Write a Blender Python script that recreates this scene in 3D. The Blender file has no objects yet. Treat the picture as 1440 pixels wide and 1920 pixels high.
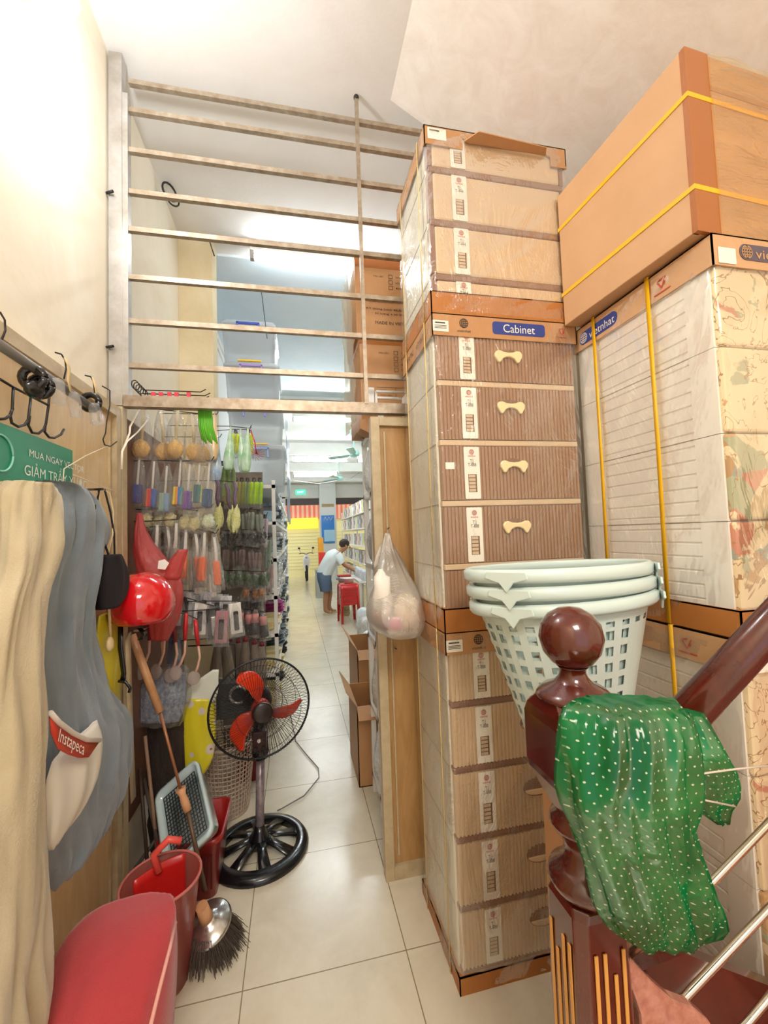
import bpy, math, random
from mathutils import Vector, Matrix, noise
random.seed(7)
sc = bpy.context.scene
COL = sc.collection
PI = math.pi
V = Vector

# ------------------------------------------------------------------ camera
F, YAW, PITCH, ROLL = 785.0, 0.211, 0.0516, 0.0352
fw = V((math.sin(YAW)*math.cos(PITCH), math.cos(YAW)*math.cos(PITCH), math.sin(PITCH)))
r0 = V((math.cos(YAW), -math.sin(YAW), 0)); u0 = r0.cross(fw)
cr = math.cos(ROLL)*r0 - math.sin(ROLL)*u0
cu = math.sin(ROLL)*r0 + math.cos(ROLL)*u0
EYE = V((0, 0, 1.6))
cam_d = bpy.data.cameras.new('camera'); cam = bpy.data.objects.new('camera', cam_d); COL.objects.link(cam)
m = Matrix((cr, cu, -fw)).transposed().to_4x4(); m.translation = EYE
cam.matrix_world = m
cam_d.sensor_fit = 'VERTICAL'; cam_d.sensor_height = 24; cam_d.lens = 24*F/1920
cam_d.clip_start = 0.02
sc.camera = cam

def at(px, py, Y=None, X=None, Z=None):
    """the place on a real plane (depth Y, side X or height Z) seen at a spot of the photograph"""
    d = (px-720)*cr - (py-960)*cu + F*fw
    t = Y/d.y if Y is not None else (X/d.x if X is not None else (Z-1.6)/d.z)
    return EYE + d*t

# ------------------------------------------------------------------ light and exposure
sc.view_settings.view_transform = 'Standard'
sc.view_settings.look = 'None'
sc.view_settings.gamma = 1.0
sc.view_settings.use_curve_mapping = False
sc.view_settings.exposure = 0.45
W = bpy.data.worlds.new('world'); sc.world = W; W.use_nodes = True
W.node_tree.nodes['Background'].inputs[0].default_value = (1.0, 0.965, 0.93, 1)
W.node_tree.nodes['Background'].inputs[1].default_value = 0.88

def area(name, loc, size, power, color, rot, sy=None):
    d = bpy.data.lights.new(name, 'AREA'); d.energy = power; d.color = color
    d.shape = 'RECTANGLE' if sy else 'SQUARE'; d.size = size
    if sy: d.size_y = sy
    o = bpy.data.objects.new(name, d); COL.objects.link(o); o.location = loc; o.rotation_euler = rot
    return o
def point(name, loc, power, color, rad=0.05):
    d = bpy.data.lights.new(name, 'POINT'); d.energy = power; d.color = color; d.shadow_soft_size = rad
    o = bpy.data.objects.new(name, d); COL.objects.link(o); o.location = loc
    return o
LAMP = at(128, 2, X=-0.62)
point('stair_lamp_light', LAMP + V((0.05, 0, -0.005)), 21, (0.93, 0.96, 1.0), 0.05)
# added fill light high behind the camera, no lamp known there
area('back_fill_light', (0.2, -1.6, 3.6), 0.9, 60, (1.0, 0.90, 0.78), (math.radians(20), 0, 0))
# daylight from the street through the shop front
area('street_daylight', (1.2, 17.6, 2.6), 4.0, 600, (1.0, 0.96, 0.70), (math.radians(-100), 0, 0), 3.0)

# ------------------------------------------------------------------ materials
def lin(h):
    h = h.lstrip('#'); out = []
    for i in (0, 2, 4):
        c = int(h[i:i+2], 16)/255
        out.append(c/12.92 if c <= .04045 else ((c+.055)/1.055)**2.4)
    return (*out, 1)
MATS = {}
class NT:
    def __init__(s, name):
        s.m = bpy.data.materials.new(name); s.m.use_nodes = True
        s.t = s.m.node_tree; s.n = s.t.nodes; s.b = s.n['Principled BSDF']; s.out = s.n['Material Output']
    def new(s, ty, **kw):
        n = s.n.new(ty)
        for k, v in kw.items():
            if k.startswith('_'): n.inputs[k[1:].replace('_', ' ')].default_value = v
            else: setattr(n, k, v)
        return n
    def link(s, a, b): s.t.links.new(a, b)
    def coord(s, kind='Object', scale=(1, 1, 1)):
        c = s.new('ShaderNodeTexCoord'); mp = s.new('ShaderNodeMapping'); mp.inputs['Scale'].default_value = scale
        s.link(c.outputs[kind], mp.inputs[0]); return mp.outputs[0]
    def mix(s, fac, a, b, mode='MIX'):
        n = s.new('ShaderNodeMix', data_type='RGBA', blend_type=mode)
        for i, v in ((0, fac), (6, a), (7, b)):
            if hasattr(v, 'is_linked') or hasattr(v, 'links'): s.link(v, n.inputs[i])
            else: n.inputs[i].default_value = v
        return n.outputs[2]
    def math(s, op, a, b=0.0, c=None):
        n = s.new('ShaderNodeMath', operation=op)
        for i, v in enumerate((a, b) if c is None else (a, b, c)):
            if hasattr(v, 'links'): s.link(v, n.inputs[i])
            else: n.inputs[i].default_value = v
        return n.outputs[0]
    def ramp(s, fac, stops, interp='LINEAR'):
        r = s.new('ShaderNodeValToRGB'); r.color_ramp.interpolation = interp
        e = r.color_ramp.elements
        while len(e) < len(stops): e.new(0.5)
        for i, (p, c) in enumerate(stops): e[i].position = p; e[i].color = c
        s.link(fac, r.inputs[0]); return r.outputs[0]
    def noise(s, co, scale, detail=3, rough=.5, dist=0):
        n = s.new('ShaderNodeTexNoise', _Scale=scale, _Detail=detail, _Roughness=rough, _Distortion=dist)
        s.link(co, n.inputs['Vector']); return n.outputs['Fac']
    def bump(s, h, strength, dist=0.01):
        b = s.new('ShaderNodeBump', _Strength=strength, _Distance=dist); s.link(h, b.inputs['Height'])
        s.link(b.outputs[0], s.b.inputs['Normal']); return b.outputs[0]

def mat(name, col, rough=.5, metal=0, col2=None, vs=6, bump=0, bs=60, coat=0, trans=0, emis=0, sheen=0, scale=(1, 1, 1), sss=0):
    if name in MATS: return MATS[name]
    t = NT(name); b = t.b
    c = lin(col)
    b.inputs['Base Color'].default_value = c; b.inputs['Roughness'].default_value = rough
    b.inputs['Metallic'].default_value = metal
    if coat: b.inputs['Coat Weight'].default_value = coat; b.inputs['Coat Roughness'].default_value = .08
    if trans: b.inputs['Transmission Weight'].default_value = trans
    if sheen: b.inputs['Sheen Weight'].default_value = sheen
    if emis: b.inputs['Emission Color'].default_value = c; b.inputs['Emission Strength'].default_value = emis
    if col2 or bump:
        co = t.coord('Object', scale)
    if col2:
        f = t.noise(co, vs, 5, .6)
        f = t.ramp(f, [(.3, (0, 0, 0, 1)), (.7, (1, 1, 1, 1))])
        t.link(t.mix(f, c, lin(col2)), b.inputs['Base Color'])
    if bump: t.bump(t.noise(co, bs, 4), bump)
    MATS[name] = t.m; return t.m

def film(name, tint='#ffffff', opac=.12, rough=.12, bs=14, bstr=.9, milky=None, stretch=(1, 1, 1), gmax=.3):
    """thin clear plastic: mostly see-through with a crinkled gloss"""
    if name in MATS: return MATS[name]
    t = NT(name); t.n.remove(t.b)
    tr = t.new('ShaderNodeBsdfTransparent'); tr.inputs[0].default_value = lin(tint)
    gl = t.new('ShaderNodeBsdfGlossy'); gl.inputs['Roughness'].default_value = rough
    df = t.new('ShaderNodeBsdfTranslucent'); df.inputs[0].default_value = lin(milky or tint)
    d2 = t.new('ShaderNodeBsdfDiffuse'); d2.inputs[0].default_value = lin(milky or tint)
    co = t.coord('Object', stretch)
    n1 = t.noise(co, bs, 5, .65, 1.2)
    bp = t.new('ShaderNodeBump', _Strength=bstr, _Distance=.03); t.link(n1, bp.inputs['Height'])
    t.link(bp.outputs[0], gl.inputs['Normal'])
    m0 = t.new('ShaderNodeMixShader'); m0.inputs[0].default_value = .5
    t.link(df.outputs[0], m0.inputs[1]); t.link(d2.outputs[0], m0.inputs[2])
    m1 = t.new('ShaderNodeMixShader'); m1.inputs[0].default_value = opac
    t.link(tr.outputs[0], m1.inputs[1]); t.link(m0.outputs[0], m1.inputs[2])
    fr = t.new('ShaderNodeFresnel'); fr.inputs[0].default_value = 1.45; t.link(bp.outputs[0], fr.inputs['Normal'])
    fac = t.math('MINIMUM', t.math('MULTIPLY', fr.outputs[0], .9), gmax)
    m2 = t.new('ShaderNodeMixShader'); t.link(fac, m2.inputs[0])
    t.link(m1.outputs[0], m2.inputs[1]); t.link(gl.outputs[0], m2.inputs[2])
    t.link(m2.outputs[0], t.out.inputs[0])
    MATS[name] = t.m; return t.m

def m_tiles():
    t = NT('cream_floor_tiles'); co = t.coord('Object')
    sx = t.new('ShaderNodeSeparateXYZ'); t.link(co, sx.inputs[0])
    def line(o, off):
        a = t.math('ADD', o, off); a = t.math('DIVIDE', a, .6); a = t.math('FRACT', a)
        a = t.math('SUBTRACT', a, .5); a = t.math('ABSOLUTE', a); return t.math('GREATER_THAN', a, .4965)
    g = t.math('MAXIMUM', line(sx.outputs[0], 60.22), line(sx.outputs[1], 58.35))
    n = t.noise(co, 3.5, 5, .6, .6)
    base = t.ramp(n, [(.3, lin('#e2d9c2')), (.7, lin('#cfc4aa'))])
    n2 = t.noise(co, 40, 3)
    base = t.mix(t.math('MULTIPLY', n2, .25), base, lin('#f0e8d6'))
    t.link(t.mix(g, base, lin('#8f8368')), t.b.inputs['Base Color'])
    t.b.inputs['Roughness'].default_value = .22
    t.bump(t.math('MULTIPLY', g, -1.0), .3, .003)
    return t.m
def m_plaster(name, a, b, sc_=2.5, stain=None):
    t = NT(name); co = t.coord('Object')
    n = t.noise(co, sc_, 6, .65, .8)
    c = t.ramp(n, [(.35, lin(a)), (.65, lin(b))])
    if stain:
        n2 = t.noise(co, 1.7, 4, .6, 1.0)
        c = t.mix(t.ramp(n2, [(.58, (0, 0, 0, 1)), (.75, (.55, .55, .55, 1))]), c, lin(stain))
    t.link(c, t.b.inputs['Base Color']); t.b.inputs['Roughness'].default_value = .75
    t.bump(t.noise(co, 30, 5), .12)
    return t.m
def m_card(name, a, b):
    t = NT(name); co = t.coord('Object')
    n = t.noise(co, 4, 4, .6); c = t.ramp(n, [(.3, lin(a)), (.7, lin(b))])
    w = t.new('ShaderNodeTexWave', wave_type='BANDS', bands_direction='X', _Scale=45, _Distortion=.3)
    t.link(co, w.inputs[0])
    t.link(c, t.b.inputs['Base Color']); t.b.inputs['Roughness'].default_value = .6
    t.b.inputs['Coat Weight'].default_value = .15; t.b.inputs['Coat Roughness'].default_value = .3
    t.bump(w.outputs['Fac'], .08, .003)
    return t.m
def m_wood(name, a, b, s=(14, 14, 1.2), rough=.35, coat=.3):
    t = NT(name); co = t.coord('Object', s)
    n = t.noise(co, 2.2, 6, .6, 1.5); c = t.ramp(n, [(.3, lin(a)), (.7, lin(b))])
    t.link(c, t.b.inputs['Base Color']); t.b.inputs['Roughness'].default_value = rough
    t.b.inputs['Coat Weight'].default_value = coat; t.b.inputs['Coat Roughness'].default_value = .08
    return t.m
def m_mural(name='printed_drawer_front', th=.59):
    """printed blossoms and little roofs on the drawer fronts"""
    t = NT(name); co = t.coord('Object')
    v = t.new('ShaderNodeTexVoronoi', _Scale=9.0); t.link(co, v.inputs[0])
    hs = t.new('ShaderNodeSeparateColor', mode='HSV'); t.link(v.outputs['Color'], hs.inputs[0])
    pal = t.ramp(hs.outputs[0], [(0, lin('#b98a4e')), (.2, lin('#9aa07c')), (.4, lin('#c46f52')), (.6, lin('#7d8f86')), (.8, lin('#a9793f')), (1, lin('#8d8299'))], 'CONSTANT')
    n = t.noise(co, 6, 4, .55, 1.6)
    leaf = t.ramp(n, [(th, (0, 0, 0, 1)), (th+.02, (1, 1, 1, 1))])
    sx = t.new('ShaderNodeSeparateXYZ'); t.link(co, sx.inputs[0])
    c = t.mix(t.math('MULTIPLY', leaf, .85), lin('#e6cfa4'), pal)
    vine = t.math('LESS_THAN', t.math('ABSOLUTE', t.math('SUBTRACT', t.noise(co, 5, 3, .6, 2.0), .5)), .007)
    c = t.mix(vine, c, lin('#a27a50'))
    t.link(c, t.b.inputs['Base Color']); t.b.inputs['Roughness'].default_value = .3
    return t.m
def m_dots():
    t = NT('green_dotted_plastic'); t.n.remove(t.b)
    co = t.coord('UV', (1, 1, 1))
    v = t.new('ShaderNodeVectorMath', operation='SCALE'); t.link(co, v.inputs[0]); v.inputs['Scale'].default_value = 1/0.0135
    sx = t.new('ShaderNodeSeparateXYZ'); t.link(v.outputs[0], sx.inputs[0])
    row = t.math('FLOOR', sx.outputs[1]); off = t.math('MULTIPLY', row, .5)
    fx = t.math('SUBTRACT', t.math('FRACT', t.math('ADD', sx.outputs[0], off)), .5)
    fy = t.math('SUBTRACT', t.math('FRACT', sx.outputs[1]), .5)
    d = t.math('SQRT', t.math('ADD', t.math('MULTIPLY', fx, fx), t.math('MULTIPLY', fy, fy)))
    dot = t.math('LESS_THAN', d, .115)
    co2 = t.coord('Object'); n = t.noise(co2, 7, 3, .5, .6)
    green = t.ramp(n, [(.35, lin('#047a45')), (.65, lin('#16ad60'))])
    c = t.mix(dot, green, lin('#e8f5d8'))
    bp = t.new('ShaderNodeBump', _Strength=.5, _Distance=.03); t.link(n, bp.inputs['Height'])
    tr = t.new('ShaderNodeBsdfTransparent'); tr.inputs[0].default_value = lin('#2fc07a')
    df = t.new('ShaderNodeBsdfDiffuse'); t.link(c, df.inputs[0])
    tl = t.new('ShaderNodeBsdfTranslucent'); t.link(c, tl.inputs[0])
    gl = t.new('ShaderNodeBsdfGlossy'); gl.inputs['Roughness'].default_value = .12; t.link(bp.outputs[0], gl.inputs['Normal'])
    a = t.new('ShaderNodeMixShader'); a.inputs[0].default_value = .45; t.link(df.outputs[0], a.inputs[1]); t.link(tl.outputs[0], a.inputs[2])
    b = t.new('ShaderNodeMixShader'); t.link(t.math('MAXIMUM', dot, .8), b.inputs[0]); t.link(tr.outputs[0], b.inputs[1]); t.link(a.outputs[0], b.inputs[2])
    fr = t.new('ShaderNodeFresnel'); fr.inputs[0].default_value = 1.5; t.link(bp.outputs[0], fr.inputs['Normal'])
    e = t.new('ShaderNodeMixShader'); t.link(t.math('MINIMUM', t.math('MULTIPLY', fr.outputs[0], .8), .16), e.inputs[0]); t.link(b.outputs[0], e.inputs[1]); t.link(gl.outputs[0], e.inputs[2])
    t.link(e.outputs[0], t.out.inputs[0]); return t.m
def m_stripes(name, cols, axis=2, scale=1.0, rough=.5):
    t = NT(name); co = t.coord('Object'); sx = t.new('ShaderNodeSeparateXYZ'); t.link(co, sx.inputs[0])
    f = t.math('FRACT', t.math('MULTIPLY', sx.outputs[axis], scale))
    n = len(cols)
    t.link(t.ramp(f, [(i/n, lin(c)) for i, c in enumerate(cols)], 'CONSTANT'), t.b.inputs['Base Color'])
    t.b.inputs['Roughness'].default_value = rough; return t.m

M_TILE = m_tiles()
M_WALL = m_plaster('cream_wall_paint', '#f2ebd9', '#ebe1cb', 2.2, '#e0d2b4')
M_CEIL = m_plaster('white_ceiling_paint', '#f0eeec', '#e9e5e1', 1.5)
M_SOFF = m_plaster('mottled_stair_underside', '#f3ede7', '#e9dfd6', 7.0, '#faf8f5')
M_BLUE = m_plaster('pale_blue_ceiling_paint', '#e6f2fa', '#dcecf6', 1.5)
M_SHOPC = m_plaster('shop_ceiling_paint', '#eeeeea', '#e6e6e0', 1.5)
M_PILLAR = m_plaster('yellowed_pillar_paint', '#e8dab8', '#dfcea6', 3)
M_CARD = m_card('brown_cardboard', '#bf8f62', '#b48252')
M_CARDL = m_card('light_cardboard', '#cfa37a', '#c59a70')
M_CARDD = m_card('orange_brown_cardboard', '#b87636', '#a9682c')
M_TAPE = mat('brown_packing_tape', '#a8642c', .25, coat=.5)
M_PANEL = m_wood('beige_door_veneer', '#c39a66', '#ad8350', (10, 10, 1.5), .3, .3)
M_FRAME = mat('beige_metal_paint', '#c8b795', .4, col2='#b39f7c', vs=20)
M_RAIL = mat('galvanised_bar', '#b2a594', .38, .45, col2='#8f7c66', vs=25)
M_POST = mat('grey_steel_post', '#c4c2c0', .35, .5, col2='#a39c92', vs=10)
M_MAHO = m_wood('dark_mahogany_varnish', '#43110a', '#5a1b0e', (9, 9, 2), .22, .8)
M_STEEL = mat('polished_steel', '#d8cdb8', .16, 1)
M_GOLD = mat('bare_wood_groove', '#d69a4e', .45)
M_FILM = film('clear_wrap_film', '#ffffff', .05, .15, 5, .8, stretch=(1, 1, .45), gmax=.34)
M_BAGF = film('clear_bag_film', '#ffffff', .08, .12, 30, .9, stretch=(1, 1, .4), gmax=.5)
M_STRAP = mat('yellow_strapping_band', '#f2b90f', .35, coat=.3)
M_STRAPP = mat('pale_yellow_strapping_band', '#e8c878', .35)
M_INK = mat('blue_print', '#2c3f8c', .5); M_INKB = mat('dark_print', '#3f3630', .6)
M_INKR = mat('red_print', '#c04632', .5); M_INKBR = mat('brown_print', '#6e4526', .6)
M_WHITE = mat('white_paint', '#f2f0ea', .4); M_PAPER = mat('white_paper_label', '#f1ebdd', .5)
M_CREAMP = mat('cream_plastic', '#ecd6a6', .3, coat=.2)
M_CREAMB = mat('beige_ribbed_plastic', '#d6ba96', .32, coat=.2)
M_BROWNP = mat('brown_ribbed_plastic', '#a07a5c', .32, coat=.25)
M_BROWND = mat('brown_plastic_rail', '#8a6450', .35, coat=.2)
M_SIDEP = mat('pale_cabinet_side', '#e8e2cf', .35)
M_WHITEP = mat('white_cabinet_plastic', '#f1ece2', .3, coat=.2)
M_DARK = mat('dark_brown_plastic', '#2a2320', .6)  # even dark brown for linings, buttons, tabs and other small parts
M_BLACK = mat('black_plastic', '#121417', .25, coat=.4)
M_WIRE = mat('dark_wire', '#3a3633', .4, .6)
M_LBLUE = mat('pale_blue_basket_plastic', '#cfe0dc', .3, coat=.2)
M_MURAL = m_mural(); M_MURAL2 = m_mural('printed_drawer_front_dense', .46); M_DOTS = m_dots()

# ------------------------------------------------------------------ geometry
def frame(n):
    n = V(n).normalized(); a = V((0, 0, 1)) if abs(n.z) < .9 else V((1, 0, 0))
    x = a.cross(n).normalized(); return x, n.cross(x)
class MB:
    def __init__(s): s.v = []; s.f = []; s.mi = []; s.uv = {}; s.cur = 0; s.sm = []; s.smooth = True
    def face(s, idx, sm=None): s.f.append(tuple(idx)); s.mi.append(s.cur); s.sm.append(s.smooth if sm is None else sm)
    def box(s, x0, x1, y0, y1, z0, z1, M=None):
        b = len(s.v)
        for z in (z0, z1):
            for x, y in ((x0, y0), (x1, y0), (x1, y1), (x0, y1)):
                p = V((x, y, z)); s.v.append(M @ p if M else p)
        for q in ((3, 2, 1, 0), (4, 5, 6, 7), (0, 1, 5, 4), (1, 2, 6, 5), (2, 3, 7, 6), (3, 0, 4, 7)):
            s.face([b+i for i in q], False)
        return s
    def rings(s, R, cap=True, close=True, uvs=None):
        b = len(s.v); n = len(R[0])
        for r in R: s.v.extend(V(p) for p in r)
        if uvs:
            for k, u in enumerate(uvs): s.uv[b+k] = u
        for i in range(len(R)-1):
            for j in range(n if close else n-1):
                k = (j+1) % n
                s.face((b+i*n+j, b+i*n+k, b+(i+1)*n+k, b+(i+1)*n+j))
        if cap:
            s.face([b+j for j in range(n)][::-1], False); s.face([b+(len(R)-1)*n+j for j in range(n)], False)
        return s
    def cyl(s, p0, p1, r, r1=None, n=12, cap=True):
        p0, p1 = V(p0), V(p1); x, y = frame(p1-p0); r1 = r if r1 is None else r1
        return s.rings([[p+(x*math.cos(a)+y*math.sin(a))*q for a in [2*PI*k/n for k in range(n)]] for p, q in ((p0, r), (p1, r1))], cap)
    def tube(s, pts, r, n=8, cap=True, rs=None):
        pts = [V(p) for p in pts]; R = []; x = None
        for i, p in enumerate(pts):
            d = (pts[min(i+1, len(pts)-1)]-pts[max(i-1, 0)]).normalized()
            if x is None: x, _ = frame(d)
            x = (x-d*x.dot(d)).normalized(); y = d.cross(x); q = rs[i] if rs else r
            R.append([p+(x*math.cos(a)+y*math.sin(a))*q for a in [2*PI*k/n for k in range(n)]])
        return s.rings(R, cap)
    def lathe(s, prof, c=(0, 0, 0), n=24, axis=(0, 0, 1), sx=1, sy=1, cap=True):
        c = V(c); ax = V(axis).normalized()
        x, y = ((V((1, 0, 0)), V((0, 1, 0))) if abs(ax.z) > .999 else frame(ax))
        return s.rings([[c+ax*z+(x*math.cos(a)*sx+y*math.sin(a)*sy)*r for a in [2*PI*k/n for k in range(n)]] for r, z in prof], cap)
    def ball(s, c, r, n=16, m_=8, jit=0, seed=0):
        rx, ry, rz = (r, r, r) if not hasattr(r, '__len__') else r
        c = V(c); R = []
        for i in range(m_+1):
            th = -PI/2+PI*i/m_; th = max(-PI/2+.04, min(PI/2-.04, th)); row = []
            for k in range(n):
                a = 2*PI*k/n; d = V((math.cos(th)*math.cos(a), math.cos(th)*math.sin(a), math.sin(th)))
                q = 1+(jit*noise.noise(d*2.3+V((seed, seed*1.7, 0))) if jit else 0)
                row.append(c+V((d.x*rx, d.y*ry, d.z*rz))*q)
            R.append(row)
        return s.rings(R)
    def prism(s, poly, o, xd, yd, zd, sm=False):
        o, xd, yd, zd = V(o), V(xd), V(yd), V(zd); b = len(s.v); n = len(poly)
        for k in (0, 1):
            for p in poly: s.v.append(o+xd*p[0]+yd*p[1]+zd*k)
        s.face([b+i for i in range(n)][::-1], False); s.face([b+n+i for i in range(n)], False)
        for i in range(n):
            j = (i+1) % n; s.face((b+i, b+j, b+n+j, b+n+i), sm)
        return s
    def grid(s, fn, nu, nv, uvf=None):
        b = len(s.v)
        for j in range(nv+1):
            for i in range(nu+1):
                u, v = i/nu, j/nv; s.v.append(V(fn(u, v)))
                if uvf: s.uv[len(s.v)-1] = uvf(u, v)
        w = nu+1
        for j in range(nv):
            for i in range(nu): s.face((b+j*w+i, b+j*w+i+1, b+(j+1)*w+i+1, b+(j+1)*w+i))
        return s
    def ribbon(s, pts, w, wd, th=.001):
        """a band of width w along direction wd, following pts"""
        pts = [V(p) for p in pts]; wd = V(wd).normalized(); R = []
        for i, p in enumerate(pts):
            d = (pts[min(i+1, len(pts)-1)]-pts[max(i-1, 0)]).normalized(); n = d.cross(wd).normalized()
            R.append([p+wd*w/2+n*th/2, p-wd*w/2+n*th/2, p-wd*w/2-n*th/2, p+wd*w/2-n*th/2])
        return s.rings(R)
    def text(s, txt, size, o, xd, yd, depth=.0006, center=True, width=None):
        me = text_mesh(txt); xs = [p.co.x for p in me.vertices]; ys = [p.co.y for p in me.vertices]
        if not xs: return s
        cx, cy = ((min(xs)+max(xs))/2, (min(ys)+max(ys))/2) if center else (0, 0)
        sx = size if width is None else width/(max(xs)-min(xs))
        o, xd, yd = V(o), V(xd).normalized(), V(yd).normalized(); nz = xd.cross(yd); b = len(s.v)
        for p in me.vertices: s.v.append(o+xd*(p.co.x-cx)*sx+yd*(p.co.y-cy)*size+nz*depth)
        for p in me.polygons: s.face([b+i for i in p.vertices], False)
        return s
    def build(s, name, mats, parent=None, loc=None, bevel=0, subsurf=0, solid=0, shift=True):
        if not isinstance(mats, (list, tuple)): mats = [mats]
        me = bpy.data.meshes.new(name)
        org = V((0, 0, 0))
        if parent is not None and shift:
            p = parent
            while p: org += p.location; p = p.parent
        if loc is not None: org = V(loc)
        me.from_pydata([p-org for p in s.v], [], s.f); me.validate()
        for mm in mats: me.materials.append(mm)
        if len(me.polygons) == len(s.mi):
            me.polygons.foreach_set('material_index', s.mi); me.polygons.foreach_set('use_smooth', s.sm)
        if s.uv:
            ul = me.uv_layers.new(name='UVMap')
            for lp in me.loops: ul.data[lp.index].uv = s.uv.get(lp.vertex_index, (0, 0))
        me.update()
        o = bpy.data.objects.new(name, me); COL.objects.link(o)
        if parent is not None: o.parent = parent
        if loc is not None and parent is None: o.location = loc
        if bevel:
            b = o.modifiers.new('bevel', 'BEVEL'); b.width = bevel; b.segments = 2; b.limit_method = 'ANGLE'; b.angle_limit = .6
        if solid:
            b = o.modifiers.new('solid', 'SOLIDIFY'); b.thickness = solid; b.offset = 0
        if subsurf:
            b = o.modifiers.new('sub', 'SUBSURF'); b.levels = subsurf; b.render_levels = subsurf
        return o
TXT = {}
def text_mesh(txt):
    if txt not in TXT:
        cv = bpy.data.curves.new('lettering', 'FONT'); cv.body = txt; cv.size = 1; cv.resolution_u = 3
        ob = bpy.data.objects.new('lettering', cv)
        TXT[txt] = bpy.data.meshes.new_from_object(ob); bpy.data.objects.remove(ob)
    return TXT[txt]
def tag(o, label=None, cat=None, group=None, kind=None):
    if label: o['label'] = label
    if cat: o['category'] = cat
    if group: o['group'] = group
    if kind: o['kind'] = kind
    return o
def root(name, loc, label, cat, group=None, rz=0):
    o = bpy.data.objects.new(name, None); COL.objects.link(o); o.empty_display_size = .05
    o.location = V(loc); return tag(o, label, cat, group)
def struct(o): o['kind'] = 'structure'; return o
def dup(o, loc=None, rz=None, parent=None, label=None, group=None, scale=None):
    c = o.copy(); COL.objects.link(c)
    if parent is not None: c.parent = parent
    if loc is not None: c.location = V(loc)
    if rz is not None: c.rotation_euler = (0, 0, rz) if not hasattr(rz, '__len__') else rz
    if scale is not None: c.scale = scale if hasattr(scale, '__len__') else (scale,)*3
    if label: c['label'] = label
    if group: c['group'] = group
    for ch in o.children: dup(ch, parent=c)
    return c
NTH = ['nearest', 'second nearest', 'third nearest', 'fourth nearest', 'fifth nearest', 'sixth nearest', 'seventh nearest', 'eighth nearest', 'ninth nearest', 'tenth nearest', 'eleventh nearest', 'twelfth nearest', 'thirteenth nearest', 'third last', 'second last', 'farthest']
ORD = ['leftmost', 'second from the left', 'third from the left', 'fourth from the left', 'fifth from the left', 'sixth from the left', 'seventh from the left', 'eighth from the left', 'ninth from the left', 'tenth from the left']

# ================================================================== the setting
XL = -0.775
struct(MB().box(-1.2, 4.2, -3.2, 22, -.12, 0).build('floor', M_TILE))
struct(MB().box(XL-.12, XL, -3.2, 15.2, 0, 3.95).build('wall_left', M_WALL))
struct(MB().box(2.35, 2.5, -3.2, 2.1, 0, 3.95).build('wall_right', M_WALL))
struct(MB().box(4.0, 4.12, 2.1, 15.2, 0, 3.95).build('wall_right', M_WALL))
struct(MB().box(1.1, 4.12, 2.02, 2.1, 0, 3.95).build('wall_back', M_WALL))
struct(MB().box(XL-.1, 4.12, -3.2, 3.33, 3.82, 3.95).build('ceiling', M_CEIL))
struct(MB().box(XL-.1, 4.12, 3.33, 6.6, 3.80, 3.95).build('ceiling', M_BLUE))
struct(MB().box(XL, XL+.02, 3.33, 15.2, 0, 3.8).build('wall_shop_left', M_SHOPC))
struct(MB().box(XL-.1, 4.12, 6.6, 15.2, 3.62, 3.75).build('ceiling', M_SHOPC))
for yb, dz in ((6.6, .04), (9.1, .26), (11.6, .24), (13.8, .24)):
    struct(MB().box(XL-.02, 4.02, yb, yb+.26, 3.62-dz, 3.80).build('ceiling_beam', M_SHOPC))
# sloping underside of the upper stair flight, right of the landing edge
mb = MB(); x0 = .515; k = -.575
mb.prism([(x0, 3.83), (2.4, 3.82+k*(2.4-x0)), (2.4, 3.9), (x0, 3.9)], (0, -3.2, 0), (1, 0, 0), (0, 0, 1), (0, 5.17, 0))
struct(mb.build('ceiling_stair_soffit', M_SOFF))
# pillar on the left wall
struct(MB().box(XL, -.545, 3.14, 3.32, 0, 3.82).build('wall_pillar', M_PILLAR))
# skirting along the right hand cupboard side and cornice lines on the left wall of the shop
for z in (3.70, 3.60): struct(MB().box(XL, XL+.035, 3.46, 6.5, z, z+.03).build('trim_cornice', M_WHITE))

# door leaves ------------------------------------------------------
def leaf(name, o, xd, w, h, parts, mm=None):
    """panelled sheet door: o lower corner, xd along its width, thickness towards the viewer side"""
    o, xd = V(o), V(xd); nz = xd.cross(V((0, 0, 1)))
    body = MB(); body.prism([(0, 0), (w, 0), (w, h), (0, h)], o, xd, V((0, 0, 1)), nz*-.03)
    b = struct(body.build(name, mm or M_PANEL))
    fr = MB(); t = .042
    for q in ([(0, 0), (t, 0), (t, h), (0, h)], [(w-t, 0), (w, 0), (w, h), (w-t, h)], [(t+.001, h-t), (w-t-.001, h-t), (w-t-.001, h), (t+.001, h)], [(t+.001, 0), (w-t-.001, 0), (w-t-.001, .06), (t+.001, .06)]):
        fr.prism(q, o, xd, V((0, 0, 1)), nz*.022)
    fr.build('door_frame', M_FRAME, b)
    g = MB()
    for x in (t+.022, w-t-.028): g.prism([(x, .1), (x+.008, .1), (x+.008, h-.07), (x, h-.07)], o, xd, V((0, 0, 1)), nz*.008)
    g.build('panel_bead', M_FRAME, b)
    return b
d2 = leaf('door_2', (.372, 1.995, 0), (1, 0, 0), .74, 2.17, None)
for x, y in ((727, 992), (741, 1216)):
    p = at(x, y, Y=1.985); MB().cyl(p+V((0, .01, 0)), p+V((0, -.03, .006)), .0025, n=8).build('nail', M_WIRE, d2)
d1 = leaf('door_1', (-.735, .35, 0), (0, 1, 0), 1.6, 2.17, None, m_wood('pale_board_veneer', '#e0c595', '#d2b280', (8, 8, 1.5), .35, .2))

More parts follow.
